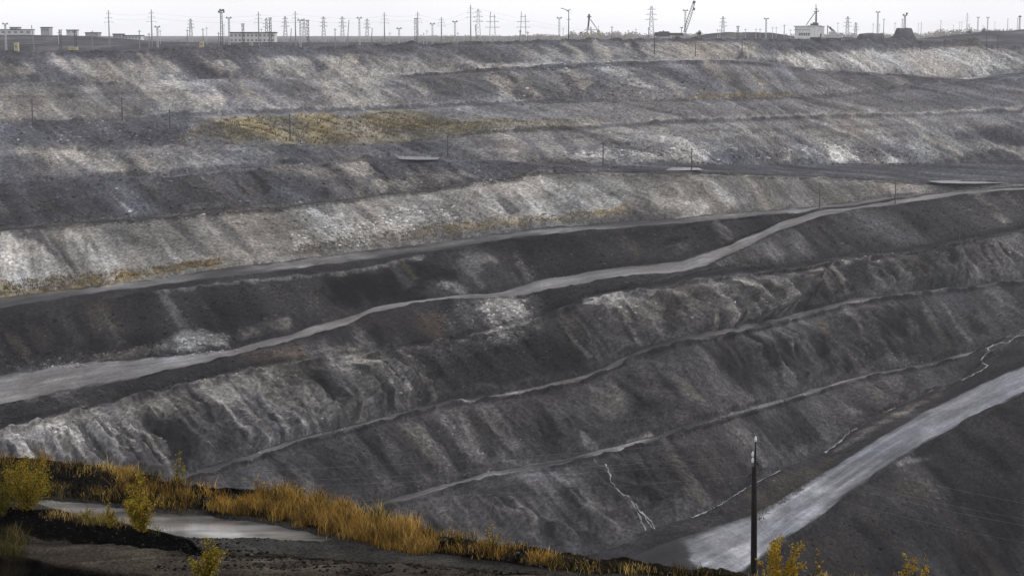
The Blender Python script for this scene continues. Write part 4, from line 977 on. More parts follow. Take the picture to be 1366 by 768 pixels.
M_BARK = mat_plain("bark", (.035, .026, .018), .9, .1, .4, 6)
def shrub(name, x, y, h, w, nleaf, leaf, pal, label, cat="shrub", stems=7, low=.12, base=None, group=None):
    b = near(x, y) if base is None else np.array(base); r = empty(name, b); rs = np.random.default_rng(int(x * 7 + y))
    tag(r, label, cat, group); st = MB(); nodes = []
    for k in range(stems):
        a = rs.uniform(0, 6.28); rr = w * .5 * math.sqrt(rs.uniform(0, 1)) * (0 if k == 0 else 1); hh = h * (1 if k == 0 else (rs.uniform(.5, .95) * (1 - .5 * rr / w) if low < .34 or stems < 8 else 1 - .35 * rs.random() * rr / w * 2))
        top = np.array([rr * math.cos(a), rr * math.sin(a), hh]); mid = top * np.array([.45, .45, .5]) + rs.normal(0, .03 * h, 3)
        st.tube([(0, 0, -.1), mid, top], [.012 * h + .006, .008 * h + .004, .004], 5)
        for t in np.linspace(low, 1, 12):
            p = (mid * (t / .5) if t < .5 else mid + (top - mid) * ((t - .5) / .5)); nodes.append((p, t))
            if t > .25 and rs.random() < .7:
                tw = p + np.array([rs.normal(0, .16 * w), rs.normal(0, .16 * w), abs(rs.normal(.07, .05)) * h]) * (1.1 - .5 * t)
                st.tube([p, tw], [.006, .003], 4, False); nodes.append((tw, t)); nodes.append(((p + tw) / 2, t))
    st.build("trunk", M_BARK, r)
    idx = rs.integers(0, len(nodes), nleaf); P0 = np.array([nodes[i][0] for i in idx]) + rs.normal(0, .055 * w, (nleaf, 3))
    P0[:, 2] = np.maximum(P0[:, 2], .03)
    u = rs.normal(0, 1, (nleaf, 3)); u /= np.linalg.norm(u, axis=1)[:, None]; v = np.cross(u, rs.normal(0, 1, (nleaf, 3))); v /= np.linalg.norm(v, axis=1)[:, None]
    s_ = (leaf * rs.uniform(.6, 1.3, nleaf))[:, None]
    co = np.stack([P0 - u * s_, P0 + v * s_ * .6, P0 + u * s_, P0 - v * s_ * .6], 1).reshape(-1, 3)
    q = np.arange(nleaf * 4).reshape(-1, 4); pc_ = np.array(pal)[rs.integers(0, len(pal), nleaf)] * rs.uniform(.5, 1.35, (nleaf, 1))
    new_mesh("crown", co, quads=q, mat=M_LEAF, smooth=False, parent=r, attr=np.repeat(pc_, 4, axis=0))
    return r
YG, YO, YY, OL = (.21,.175,.022), (.32,.18,.025), (.40,.28,.035), (.10,.09,.018)
shrub("shrub", 36, 681, 2.0, 2.1, 5600, .036, [YG, YG, OL, YO], "olive green bushy shrub at the far left end of the flooded rut", stems=11)
shrub("shrub", 192, 713, 1.95, 1.35, 5600, .038, [YG, YO, YG, YY, OL], "yellow green shrub standing in the flooded rut, with orange leaves at its middle", stems=11)
shrub("shrub", 277, 775, 1.35, 1.2, 3000, .034, [YG, OL, YY], "low yellow green shrub on the near edge of the dirt road", stems=9, base=None)
shrub("sapling", 241, 650, 1.45, .55, 330, .035, [YG, YY, OL], "thin sparse sapling poking above the weedy crest", "sapling", stems=3, low=.3)
shrub("bush", 146, 707, .8, .6, 900, .03, [YG, YY, OL], "small yellow bush left of the shrub in the flooded rut", "bush", stems=6)
shrub("bush", 116, 697, .6, .6, 420, .024, [OL, YG, YO], "low dull bush on the bank left of the small yellow bush", "bush", stems=6)
shrub("bush", 655, 738, 1.05, .75, 420, .028, [YO, YG, (.16,.11,.03)], "wispy golden bush on the dark crest right of the orange weeds", "bush", stems=7)
shrub("bush", 610, 722, .7, .6, 300, .026, [YO, (.16,.11,.03)], "small golden bush at the right end of the orange weeds", "bush", stems=6)
shrub("bush", 745, 760, .6, .5, 240, .024, [(.16,.11,.03), OL], "tiny dull bush on the dark crest right of the wispy golden bush", "bush", stems=5)
shrub("shrub", 4, 690, 1.2, 1.0, 2200, .03, [OL, YG, (.13,.10,.03)], "dull olive shrub cut by the left edge, nearer than the bushy one")
shrub("bush", 12, 640, .9, .8, 420, .026, [OL, (.13,.09,.03)], "dull brown bush on the crest at the left edge", "bush", stems=7)
shrub("bush", 345, 668, .95, .7, 520, .026, [YO, YY, (.16,.11,.03)], "golden bush at the left end of the orange weeds", "bush", stems=7)
shrub("bush", 395, 672, .9, .6, 420, .026, [YO, YY], "slender golden bush rising from the orange weeds", "bush", stems=6)
def on_back(x, y, D):                                 # on the ledge's hidden outer slope
    a, d = px_ray(x, y); j = int(np.argmin(np.abs(azg - a))); i = np.nonzero(GB >= 11)[0]; i = i[np.argmin(np.abs(GD[i, j] - D))]
    return GP[i, j].copy()
def slope_tree(x, ytop, D, w, n, label, name="birch_tree"):
    b = on_back(x, 760, D); a, d = px_ray(x, ytop); h = -d * D - b[2]
    return shrub(name, x, 700, h, w, n, .055, [YY, (.36,.22,.02), (.30,.17,.015), YG], label, "tree", stems=8, low=.35, base=b)
slope_tree(1036, 727, 72, 1.75, 6500, "bright yellow young birch at the foot of the tall pole")
slope_tree(1210, 748, 74, 1.0, 1500, "thin yellow birch tip at the bottom edge, left of a pair")
slope_tree(1236, 752, 75, .9, 1300, "thin yellow birch tip at the bottom edge, right of a pair")
slope_tree(1092, 744, 78, .5, 300, "sparse yellow twig right of the bright young birch")

# ------------------------------------------------------------------ the near power pole and its wires
M_WOOD = mat_plain("tarred_wood", (.012, .010, .009), .85, .2, .4, 5)
M_STEEL = mat_plain("dull_steel", (.06, .06, .062), .5, .4, .2, 3, .3)
M_GLASS = mat_plain("glazed_porcelain", (.62, .63, .64), .25, .5, .1, 6)
M_WIRE = mat_plain("bare_wire", (.13, .13, .135), .6, .2, .1, 3)
PD = 84.0
pb = on_back(1006, 760, PD)
u_ = PD / FPX * 1.0
def at_pole(x, y, D=PD):
    a, d = px_ray(x, y); return np.array([a * D, D, -d * D])
root = empty("power_pole", (at_pole(1005.5, 760)[0], PD, pb[2]))
tag(root, "tall black tarred wooden power pole in front of the pale haul road", "power pole")
o_ = np.array(root.location)
lp = lambda x, y, dy=0: at_pole(x, y) - o_ + np.array([0, dy, 0])
MB().tube([(0, 0, -1.2), lp(1005.5, 768), lp(1006, 690), lp(1006.2, 622)], [.17, .16, .145, .125], 12).build("shaft", M_WOOD, root, True)
MB().tube([lp(1006.5, 632, -.12), lp(1007.4, 600, -.12), lp(1007.6, 588, -.1)], [.045, .04, .03], 8).build("bracket", M_WOOD, root)
ins = [(0.03, .0), (.05, .0), (.075, .05), (.05, .08), (.085, .11), (.085, .14), (.04, .17), (.06, .2), (.03, .25)]
INS = [(1007.6, 588), (1003.8, 608), (1003.6, 616)]
for (x, y) in INS:
    MB().lathe([(r_ * .85, z_ * 1.0) for r_, z_ in ins], lp(x, y, -.1), 12).build("insulator", M_GLASS, root, True)
for (x, y, dx) in [(1003.6, 617, 3), (1003.8, 609, 3)]:
    MB().tube([lp(x, y, -.1), lp(x, y + 3, -.1), lp(x + dx, y + 5, -.1)], .018, 6).build("pin", M_STEEL, root)
MB().tube([lp(1002, 631, -.1), lp(1000.5, 632, -.1), lp(998.5, 635, -.1)], [.03, .03, .02], 6).build("hook", M_WOOD, root)
MB().tube([lp(1008, 616, -.1), lp(1010.5, 616.5, -.1), lp(1010.5, 620, -.1)], [.03, .03, .02], 6).build("hook", M_WOOD, root)
def wire(p, q, sag, label):
    p, q = np.array(p), np.array(q); pts = [p + (q - p) * t - np.array([0, 0, sag * 4 * t * (1 - t)]) for t in np.linspace(0, 1, 40)]
    tag(MB().tube(pts, .0045, 5).build("power_line", M_WIRE, None, True), label, "wire", "wires strung from the black power pole")
WL = [("topmost", 584, 600, 735), ("second", 607, 604, 752), ("third", 614.5, 612, 762), ("lowest", 634, 640, 790)]
for nm, y, yl, yr in WL:
    x0 = 1007.6 if y < 590 else 1002
    wire(at_pole(x0, y), at_pole(-420, yl + 28, 95), .9, nm + " pale wire running left from the tall black pole")
    wire(at_pole(x0, y), at_pole(1900, yr, 70), .9, nm + " pale wire running down to the right from the tall black pole")

# ------------------------------------------------------------------ poles on the benches
M_POLE = mat_plain("weathered_pole", (.055, .054, .055), .85, .2, .3, 1.5)
M_PALE = mat_plain("galvanised_steel", (.38, .38, .39), .6, .3, .2, 1.0)  # lightened so the steel carries far haze in its colour
M_CONC = mat_plain("grey_concrete", (.22, .22, .225), .9, .1, .2, 1.0)  # paler tone, with far haze worked into the concrete colour
M_DARKS = mat_plain("dark_steel", (.10, .10, .105), .6, .3, .2, 1.0)
M_LAMP = mat_plain("lamp_housing", (.05, .05, .055), .5, .3, .2, 2.0)
def bench_pole(x, yt, yb, label, r=.17, arm=True):
    r *= 1.45
    b = ground(x, yb); a, d = px_ray(x, yt); h = -d * b[1] - b[2]
    t = empty("bench_pole", b); tag(t, label, "pole", "poles along the benches")
    MB().tube([(0, 0, -.6), (0, 0, h)], [r * 1.2, r * .8], 8).build("shaft", M_POLE, t)
    if arm:
        c = MB().box((0, 0, h - .7), (1.7, .14, .14)); 
        for dx in (-.75, .75): c.box((dx, 0, h - .5), (.12, .12, .3))
        c.build("crossarm", M_POLE, t)
    return t
bench_pole(43, 132, 165, "dark bare pole on the dark bench at the far left", .2)
bench_pole(163, 130, 161, "slightly leaning pole on the dark bench, second from the far left", .2)
bench_pole(227, 146, 173, "pole at the left end of the yellow scrub", .2)
bench_pole(387, 152, 190, "pole standing in the yellow scrub", .2)
bench_pole(598, 181, 210, "pole just right of the narrow pale pond", .2)
bench_pole(804, 190, 222, "pole left of the long pale pond", .2)
bench_pole(923, 198, 230, "pole at the right end of the long pale pond", .2)
bench_pole(1093, 244, 278, "pole where the upper track meets the main ramp", .17)
bench_pole(1194, 244, 272, "pole beside the main ramp near its top", .17)
bench_pole(1280, 287, 322, "pole on the ledge below the main ramp at the right", .16)
bench_pole(927, 58, 76, "thin pole on the pale bed just under the crane", .14, False)
bench_pole(986, 56, 76, "thin pole at the left end of the white bed", .14, False)
bench_pole(1069, 56, 73, "thin pole below the white excavator", .14, False)
bench_pole(873.5, 44, 73, "thin dark pole in front of the crane's left end", .17, False)
bench_pole(1316, 46, 66, "thin pole at the end of the dark embankment", .14, False)
bench_pole(1331, 47, 68, "thin pole right of the embankment's end", .14, False)
bench_pole(1226, 55, 73, "thin pole on the slope below the twin-lamp mast", .14, False)

# ------------------------------------------------------------------ things on the far rim
def rim_at(x, off):
    a = px_ray(x, 60)[0]; Dd = float(np.interp(a, AZ, RIMD)) + off
    return a, Dd, float(plateau_z(np.array([a]), np.array([Dd]))[0])
KIND_TXT = {'bare': 'bare pole', 'lean': 'leaning pole', 'thick': 'dark lattice mast', 'tee': 'T-topped mast', 'power': 'three-armed power pole', 'pylon': 'hazy steel pylon', 'thin': 'thin hazy pole'}
LMK = [(-1, 'left end of the rim'), (97, 'wide yellow cabin'), (172, 'pale storeyed building'), (269, 'tall yellow cabin'), (296, 'tall floodlight mast'), (366, 'long white building'),
       (460, 'broad gap past the long white building'), (552, 'pointed spoil mound'), (657, 'left twin-legged pylon'), (698, 'right twin-legged pylon'), (758, 'long-armed lamp mast'), (786, 'drilling rig'), (900, 'boom crane'), (1080, 'white excavator'), (1206, 'twin-lamp mast'), (1300, 'far-right tree clump')]
LMK[6] = (455, 'thin pylon near the middle')
RIMTH = [(46,34,'lean'),(81,41,'thick'),(78.5,42,'thin'),(101,41,'thick'),(123.5,41,'bare'),(146,14,'power'),(203,13,'power'),(199,44,'bare'),(186,40,'bare'),(210.5,37,'tee'),(214,40,'thin'),
 (8,33,'tee'),(250,39,'bare'),(255,25,'pylon'),(271,38,'bare'),(276,36,'thin'),(292,43,'bare'),(299,32,'thin'),(306,25,'tee'),(324.5,33,'thick'),(345.5,16,'power'),(349,38,'thin'),(361,25,'thick'),
 (356,24,'pylon'),(381,22,'pylon'),(387,38,'lean'),(394.5,15,'power'),(401,28,'tee'),(411,28,'thick'),(406,25,'pylon'),(432,22,'pylon'),(457,22,'pylon'),(447,38,'bare'),
 (463,27,'lean'),(479.7,25,'tee'),(490,25,'pylon'),(495,38,'lean'),(513,17,'power'),(520,43,'thin'),(532.5,39,'tee'),(554.6,26,'thick'),(557.5,16,'power'),(565,44,'thin'),(569.5,40,'thin'),(577,33,'tee'),(589,23,'power'),
 (607,30,'tee'),(610.7,43,'thin'),(628,7,'power'),(636,33,'lean'),(693.5,40,'bare'),(704,42,'bare'),(746,25,'tee'),(751,37,'thin'),(816,35,'bare'),(848,38,'thin'),(868.6,8,'pylon'),(865,37,'bare'),(913.7,15,'tee'),
 (964,22,'pylon'),(984,36,'thick'),(957,39,'thin'),(960,39,'thin'),(994,38,'thin'),(1008,38,'thin'),(1013.5,38,'thin'),(1021.5,26,'tee'),(1030,36,'thin'),(1035,36,'thin'),(1045.6,33,'bare'),(1054,39,'thin'),
 (1117,30,'thin'),(1130,22,'pylon'),(1141,30,'pylon'),(1164,31,'thin'),(1170,17,'tee'),(1172,32,'thin'),(1178,25,'bare'),(1193,30,'thin'),(1202.5,25,'bare'),(1224,31,'thin'),(1228,30,'bare'),(1254,27,'bare'),(1271,33,'thin'),(1279,29,'thin'),(1282,29,'thin'),
 (1289,17,'power'),(1303.5,24,'tee'),(1316.5,24,'tee'),(1326,29,'thin'),(1343,25,'bare'),(1356,24,'bare'),(638,12,'pylon'),(776,44,'thin')]
def nth(k): return ['first', 'second', 'third', 'fourth', 'fifth', 'sixth', 'seventh', 'eighth', 'ninth', 'tenth', 'eleventh', 'twelfth'][k]
RIMTH.sort()
cnt = {}; tot = {}; POWER = []
def seg(x): return max(i for i, (lx, _) in enumerate(LMK) if lx <= x)
for x, yt, kd in RIMTH: tot[(seg(x), kd)] = tot.get((seg(x), kd), 0) + 1
for x, yt, kd in RIMTH:
    off = {'bare': 18, 'lean': 12, 'thick': 25, 'tee': 40, 'power': 60, 'pylon': 900, 'thin': 150}[kd] + (int(x * 13) % 17)
    if x > 1215 and kd != 'pylon': off = 560 + int(x * 7) % 60
    a, Dd, zb = rim_at(x, off); dp = px_ray(x, yt)[1]; h = -dp * Dd - zb; u = Dd / FPX
    nm = {'pylon': 'lattice_pylon', 'thick': 'lattice_mast', 'tee': 'mast', 'power': 'power_pole'}.get(kd, 'utility_pole')
    t = empty(nm, (a * Dd, Dd, zb)); k_ = (seg(x), kd); i_ = cnt.get(k_, 0); cnt[k_] = i_ + 1
    lab = (nth(i_) + ' ' if tot[k_] > 1 else 'lone ') + KIND_TXT[kd] + ' right of the ' + LMK[k_[0]][1] + ' on the far rim'
    tag(t, lab, 'pylon' if kd == 'pylon' else 'pole', 'poles and pylons on the far rim')
    if kd in ('bare', 'lean', 'thin'):
        tl = (h * .08 * (1 if int(x) % 2 else -1)) if kd == 'lean' else h * .01
        MB().tube([(0, 0, -1), (tl, 0, h)], [.30, .2] if kd != 'thin' else [.2, .14], 7).build("shaft", M_CONC if kd != 'thin' else M_PALE, t)
        if kd != 'lean':
            MB().box((tl, 0, h - .9), (1.9, .18, .18)).build("crossarm", M_POLE, t)
    elif kd == 'thick' or kd == 'tee':
        w = 1.15 if kd == 'thick' else .8; m = MB(); hw = w / 2
        for sx in (-1, 1):
            for sy in (-1, 1): m.bar((sx * hw, sy * hw, -.6), (sx * hw * .8, sy * hw * .8, h), .22)
        nn = max(4, int(h / 1.6))
        for i in range(nn):
            z0, z1 = h * i / nn, h * (i + 1) / nn; s_ = 1 if i % 2 else -1
            m.bar((-s_ * hw, -hw, z0), (s_ * hw, -hw, z1), .14); m.bar((-s_ * hw, hw, z0), (s_ * hw, hw, z1), .14)
        m.build("lattice", M_DARKS if kd == 'thick' else M_PALE, t)
        c = MB().box((0, 0, h + .25), (2.0 if kd == 'thick' else 3.2, 1.2, .4))
        c.build("head_platform", M_DARKS, t)
        if kd == 'tee': [MB().box((q_, -.3, h + .7), (.5, .4, .5)).build("lamp", M_LAMP, t) for q_ in (-1.1, 1.1)]
    elif kd == 'power':
        POWER.append(np.array([a * Dd, Dd, zb + h]))
        MB().tube([(0, 0, -1), (0, 0, h)], [.42, .22], 8).build("shaft", M_CONC, t)
        for f_, wd in ((.92, 2.6), (.80, 4.0), (.68, 5.4)):
            c = MB().box((0, 0, h * f_), (wd, .2, .18))
            for sx in (-1, 1): c.box((sx * (wd / 2 - .1), 0, h * f_ - .45), (.14, .14, .8))
            c.build("crossarm", M_PALE, t)
    else:
        m = MB(); bw, tw = h * .085, h * .02
        lev = np.linspace(0, 1, 9)
        for sx in (-1, 1):
            for sy in (-1, 1):
                m.bar((sx * bw, sy * bw, -.5), (sx * tw, sy * tw, h), .34)
        for z0, z1 in zip(lev[:-1], lev[1:]):
            w0 = bw + (tw - bw) * z0; w1 = bw + (tw - bw) * z1
            for sy in (-1, 1):
                m.bar((-w0, sy * w0, z0 * h), (w1, sy * w1, z1 * h), .2); m.bar((w0, sy * w0, z0 * h), (-w1, sy * w1, z1 * h), .2)
        m.build("tower", M_PALE, t)
        for f_, wd in ((.62, .34), (.76, .30), (.90, .22)):
            MB().bar((-wd * h / 2, 0, f_ * h), (wd * h / 2, 0, f_ * h), .34).bar((-wd * h / 2, 0, f_ * h), (0, 0, (f_ + .05) * h), .22).bar((wd * h / 2, 0, f_ * h), (0, 0, (f_ + .05) * h), .22).build("crossarm", M_PALE, t)

def rim_root(name, x, off, label, cat, group=None):
    a, Dd, zb = rim_at(x, off); t = empty(name, (a * Dd, Dd, zb)); tag(t, label, cat, group)
    u = Dd / FPX
    def H(y): return -px_ray(x, y)[1] * Dd - zb           # height above the base
    def W(xx): return (px_ray(xx, 50)[0] - a) * Dd
    return t, u, H, W
def sbox(x0, x1, z0, z1, d, y=0.0): return ((x0 + x1) / 2, y, (z0 + z1) / 2), (x1 - x0, d, z1 - z0)

for i_, (p_, q_) in enumerate(zip(POWER[:-1], POWER[1:])):
    for f_, nm_, dx in ((.8, 'upper', 1.9), (3.6, 'lower', 2.5)):
        a_ = p_ + np.array([dx, 0, -f_ - 1.2]); b_ = q_ + np.array([dx, 0, -f_ - 1.2]); sg = np.linalg.norm(b_ - a_) * .03
        ps = [a_ + (b_ - a_) * t - np.array([0, 0, sg * 4 * t * (1 - t)]) for t in np.linspace(0, 1, 14)]
        tag(MB().tube(ps, .035, 4).build("power_line", M_PALE), nm_ + " thin wire on the far rim between the " + nth(i_) + " and " + nth(i_ + 1) + " three-armed poles", "wire", "wires along the far rim")
# twin-legged pylons
for x, yt, lab in ((657, 16, "left twin-legged hazy pylon with three crossbars, past the pointed spoil mound"), (698, 16, "right twin-legged hazy pylon with three crossbars, past the pointed spoil mound")):
    t, u, H, W = rim_root("twin_leg_pylon", x, 420, lab, "pylon", "twin-legged pylons"); h = H(yt)
    for sx in (-1, 1):
        MB().bar((sx * 1.8 * 1.3, 0, -.6), (sx * 1.5, 0, h * (.92 if sx > 0 else 1)), .5).build("leg", M_PALE, t)
    for f_, wd in ((.68, 17), (.50, 19), (.84, 8)): MB().box((0, 0, h * f_), (wd * u, .4, .4)).build("crossbar", M_PALE, t)
# floodlight masts
def flood(x, yt, lab, off, heads):
    t, u, H, W = rim_root("floodlight_mast", x, off, lab, "floodlight mast", "floodlight masts"); h = H(yt + 4)
    m = MB()
    for sx in (-1, 1):
        for sy in (-1, 1): m.bar((sx * .6, sy * .6, -.5), (sx * .42, sy * .42, h), .24)
    for i in range(14):
        s_ = 1 if i % 2 else -1; m.bar((-s_ * .55, -.55, h * i / 14), (s_ * .55, -.55, h * (i + 1) / 14), .16)
    m.build("lattice", M_DARKS, t)
    MB().box((0, 0, h), (3.4, 1.6, .35)).build("head_platform", M_DARKS, t)
    for dx, dz, s_ in heads: MB().box((dx, -.3, h + dz), (s_, .6, s_ * .9)).bar((dx, 0, h), (dx, 0, h + dz), .15).build("lamp", M_LAMP, t)
flood(296, 13, "tall floodlight mast with a wide dark lamp head, left of the long white building", 22, [(-1.1, .6, .9), (0, 1.0, 1.0), (1.1, 1.3, 1.1), (-.5, 1.5, .8), (1.5, .5, .8)])
flood(1206, 17, "twin-lamp floodlight mast on the flat spoil heap at the right", 30, [(-1.0, .6, 1.0), (1.3, 1.4, 1.3), (.9, .5, .8)])
flood(1359, 19, "single-headed floodlight mast at the far right edge", 560, [(-.8, .5, 1.1), (.8, .6, 1.1), (0, .9, 1.1)])
t, u, H, W = rim_root("lamp_mast", 758.5, 40, "lamp mast with one long slanted arm, left of the drilling rig", "lamp mast"); h = H(13.5)
MB().tube([(0, 0, -.6), (0, 0, h)], [.35, .2], 8).build("shaft", M_POLE, t)
MB().bar((0, 0, h - .6), (W(750), 0, H(11.5)), .3).bar((0, 0, h - 1.2), (W(754), 0, H(13)), .25).build("arm", M_DARKS, t)
MB().box((W(749.5), 0, H(11.5)), (1.3, .5, .35)).build("lamp", M_LAMP, t); MB().box((.6, 0, h), (1.2, .5, .35)).build("lamp", M_LAMP, t)
MB().box((0, 0, H(26.5)), (2.6, .2, .2)).build("crossarm", M_POLE, t)

# buildings beyond the rim
M_WHITE = mat_plain("white_render", (.50, .50, .50), .8, .2, .06, .2); M_GREYW = mat_plain("grey_panel", (.30, .30, .31), .8, .2, .1, .2)
M_ROOF = mat_plain("bitumen_roof", (.10, .10, .11), .9, .1, .2, .3); M_WIN = mat_plain("dark_glass", (.16, .16, .17), .3, .4, .2, .5)
M_YEL = mat_plain("faded_yellow_paint", (.38, .33, .19), .7, .2, .25, 1.5)
def building(name, x0, x1, yt, yb, off, label, wall=M_WHITE, rows=1, nwin=8, depth=14, roofh=.9, lift=None, band=False):
    xc = (x0 + x1) / 2; t, u, H, W = rim_root(name, xc, off, label, "building"); a_, b_ = W(x0), W(x1); zt = H(yt); z0 = -3.0
    MB().box(*sbox(a_, b_, z0, zt, depth)).build("wall", wall, t)
    MB().box(*sbox(a_ - .5, b_ + .5, zt + .003, zt + roofh, depth + 1)).build("roof", M_ROOF, t)
    hv = zt - max(0, H(yb)); rh = hv / rows
    for r in range(rows):
        for i in range(nwin):
            wx = a_ + (b_ - a_) * (i + .5) / nwin; zc = zt - rh * (r + .5)
            MB().box((wx, -depth / 2 - .02, zc), ((b_ - a_) / nwin * .5, .1, rh * .42)).build("window", M_WIN, t)
    return t
building("factory_building", 308, 368, 44.5, 62, 520, "long white factory building with a dark roof edge, right of the tall floodlight mast", rows=2, nwin=11)
building("warehouse", -30, 44, 40.5, 46, 900, "long low pale warehouse at the far left, behind the grey hill", nwin=9)
building("plant_building", 16, 26, 37.5, 41, 950, "small pale block rising over the long warehouse roof", M_GREYW, nwin=2)
building("control_tower", 57, 68, 37.5, 43, 880, "square dark grey block standing above the grey hill", M_GREYW, nwin=3)
building("shed", 91, 103, 41, 45, 880, "small pale shed left of a dark mast above the grey hill", nwin=2)
building("low_shed", 116, 133, 44.5, 47, 880, "thin flat shed roof above the right end of the grey hill", M_GREYW, nwin=3)
building("office_building", 153, 164, 46.5, 55, 640, "grey storeyed office block left of a pale long building", M_GREYW, rows=2, nwin=3)
building("storeyed_building", 164.5, 190, 48.5, 57, 650, "pale storeyed building left of two close thin poles", nwin=6, rows=2)
def cabin(x, yt, w, off, label):
    t, u, H, W = rim_root("cabin", x, off, label, "cabin", "yellow site cabins"); h = H(yt); ww = w * u
    MB().box(*sbox(-ww / 2, ww / 2, .35, h, 2.4)).build("wall", M_YEL, t)
    MB().box(*sbox(-ww / 2 - .15, ww / 2 + .15, h + .003, h + .22, 2.8)).build("roof", M_PALE, t)
    MB().box((0, -1.24, .35 + (h - .35) * .6), (ww * .4, .06, (h - .35) * .3)).build("window", M_WIN, t)
    MB().box(*sbox(-ww / 2, ww / 2, -.8, .345, 1.6)).build("skid", M_DARKS, t)
cabin(22, 57.5, 5.5, 14, "tall faded yellow cabin at the far left of the rim")
cabin(97.5, 63.5, 12, 6, "wide low yellow cabin beside a dark mast")
cabin(269, 56.5, 5, 6, "tall yellow cabin left of the tall floodlight mast")
cabin(335, 57.5, 4, 18, "small yellow cabin in front of the long white building")

# the white walking excavator
M_WPAINT = mat_plain("dusty_white_paint", (.58, .58, .575), .6, .3, .15, .6)
t, u, H, W = rim_root("excavator", 1080, 8, "big white mining excavator with a dark window strip and a tall mast", "excavator")
hs_ = MB().box(*sbox(W(1079.5), W(1092.5), H(50), H(35.5), 9)).build("house", M_WPAINT, t)
MB().box(*sbox(W(1078), W(1094), H(35.4), H(34.2), 9.8)).build("roof", M_PALE, hs_)
MB().box(*sbox(W(1092.6), W(1098.2), H(50), H(36), 7)).build("engine_room", M_WPAINT, t)
MB().box(*sbox(W(1092.5), W(1099), H(35.9), H(35), 7.6)).build("engine_roof", M_PALE, t)
MB().box((W(1093.2), -4.6, H(47.5)), (1.0, .3, 2.3)).build("door", M_DARKS, hs_)
cb = MB().box(*sbox(W(1061.8), W(1079.3), H(51.8), H(36.5), 10)).build("cab", M_WPAINT, t)
MB().box(*sbox(W(1060.5), W(1079.4), H(36.4), H(34.8), 10.8)).box(*sbox(W(1060.6), W(1079.45), H(40.4), H(39.4), 10.6)).build("cab_roof", M_PALE, cb)
MB().box(*sbox(W(1063.8), W(1078.4), H(47.8), H(44.2), .2, -5.06)).build("window_strip", M_WIN, cb)
fr = MB(); 
for i in range(1, 5): fr.box(*sbox(W(1063.8 + i * 2.92) - .12, W(1063.8 + i * 2.92) + .12, H(47.8), H(44.2), .08, -5.22))
fr.build("window_bars", M_WPAINT, cb)
MB().box(*sbox(W(1080), W(1094), H(53), H(50.01), 7)).build("turntable", M_DARKS, t)
for y_ in (-3.6, 3.6): MB().box((W(1079), y_, (H(54.5) - 1.2) / 2 + .3), (W(1100) - W(1060), 2.2, 1.9)).build("crawler_track", M_DARKS, t)
ms = MB().tube([(W(1088.2), 0, H(35)), (W(1088), 0, H(15))], [.62, .5], 8).tube([(W(1088), 0, H(15)), (W(1087.4), 0, H(5.5))], [.38, .18], 6).build("mast", M_DARKS, t)
MB().box((W(1088), 0, H(12.5)), (1.9, 1.4, .5)).box((W(1088), 0, H(16.2)), (2.8, .5, .3)).bar((W(1090), 0, H(16)), (W(1091.6), 0, H(14.2)), .4).bar((W(1086), 0, H(16)), (W(1084.6), 0, H(15)), .4).build("mast_head", M_DARKS, ms)
MB().bar((W(1086.6), 0, H(17)), (W(1075), 0, H(34)), .42).build("stay", M_DARKS, t)
MB().box(*sbox(W(1081), W(1084), H(34.1), H(31.8), 3)).box(*sbox(W(1084.2), W(1086.2), H(34.1), H(30), 2.6)).box(*sbox(W(1087), W(1091), H(34.1), H(31), 3)).build("winch", M_DARKS, t)
t, u, H, W = rim_root("loader", 1112, 30, "pale low machine with a raised dark arm, right of the white excavator", "machine")
MB().box(*sbox(W(1101), W(1121), H(51), H(46.5), 6)).box(*sbox(W(1106), W(1113), H(46.4), H(42.5), 5)).build("body", M_PALE, t)
MB().bar((W(1103.5), 0, H(46)), (W(1103.8), 0, H(34)), .5).bar((W(1103.8), 0, H(34.5)), (W(1110), 0, H(42.5)), .4).build("derrick", M_DARKS, t)
MB().bar((W(1106), 0, H(37)), (W(1113), 0, H(42)), .9).box((W(1107), 0, H(37)), (1.4, 1.2, 1.0)).build("arm", M_DARKS, t)
MB().bar((W(1112), 0, H(42)), (W(1124), 0, H(50.5)), 1.1).build("chute", M_PALE, t)
for y_ in (-2, 2): MB().box(*sbox(W(1102), W(1121), -1, H(51.01), 1.4, y_)).build("crawler_track", M_DARKS, t)

# the drilling rig
t, u, H, W = rim_root("drilling_rig", 786, 6, "drilling rig with a dark mast on a pale yellow-legged platform", "drilling rig")
MB().tube([(W(784.3), 0, H(39.5)), (W(785.6), 0, H(25))], [.55, .55], 6).box((W(785.6), 0, H(22.3)), (2.2 * u * 1.2, 1.4, 2.6)).box((W(785.8), 0, H(22.8)), (6 * u, .6, .5)).build("mast", M_DARKS, t)
MB().bar((W(787.2), 0, H(26)), (W(796.5), 0, H(39)), .34).build("stay", M_DARKS, t)
MB().box(*sbox(W(779.5), W(799), H(40.8), H(39.6), 5)).box(*sbox(W(782.5), W(786), H(39.5), H(36.8), 3)).build("platform", M_PALE, t)
for xx in (783.2, 788.3, 797, 799.2): MB().box(*sbox(W(xx) - .35, W(xx) + .35, -1.5, H(40.81), .7, -1.5 if xx < 798 else 1.5)).build("leg", M_YEL, t)
MB().box(*sbox(W(787.4), W(788.9), H(39.58), H(36), 1.2)).box(*sbox(W(797.9), W(798.5), H(39.58), H(34.5), .4)).build("post", M_YEL, t)
t, u, H, W = rim_root("trestle", 775.5, 16, "small thin-legged trestle just left of the drilling rig", "trestle")
MB().box(*sbox(W(773.8), W(776.6), H(44.5), H(43), 1.2)).build("head_box", M_DARKS, t)
for a_, b_ in ((774.6, 772), (775.4, 776.2)): MB().bar((W(a_), 0, H(44.5)), (W(b_), 0, -1.0), .3).build("leg", M_PALE, t)

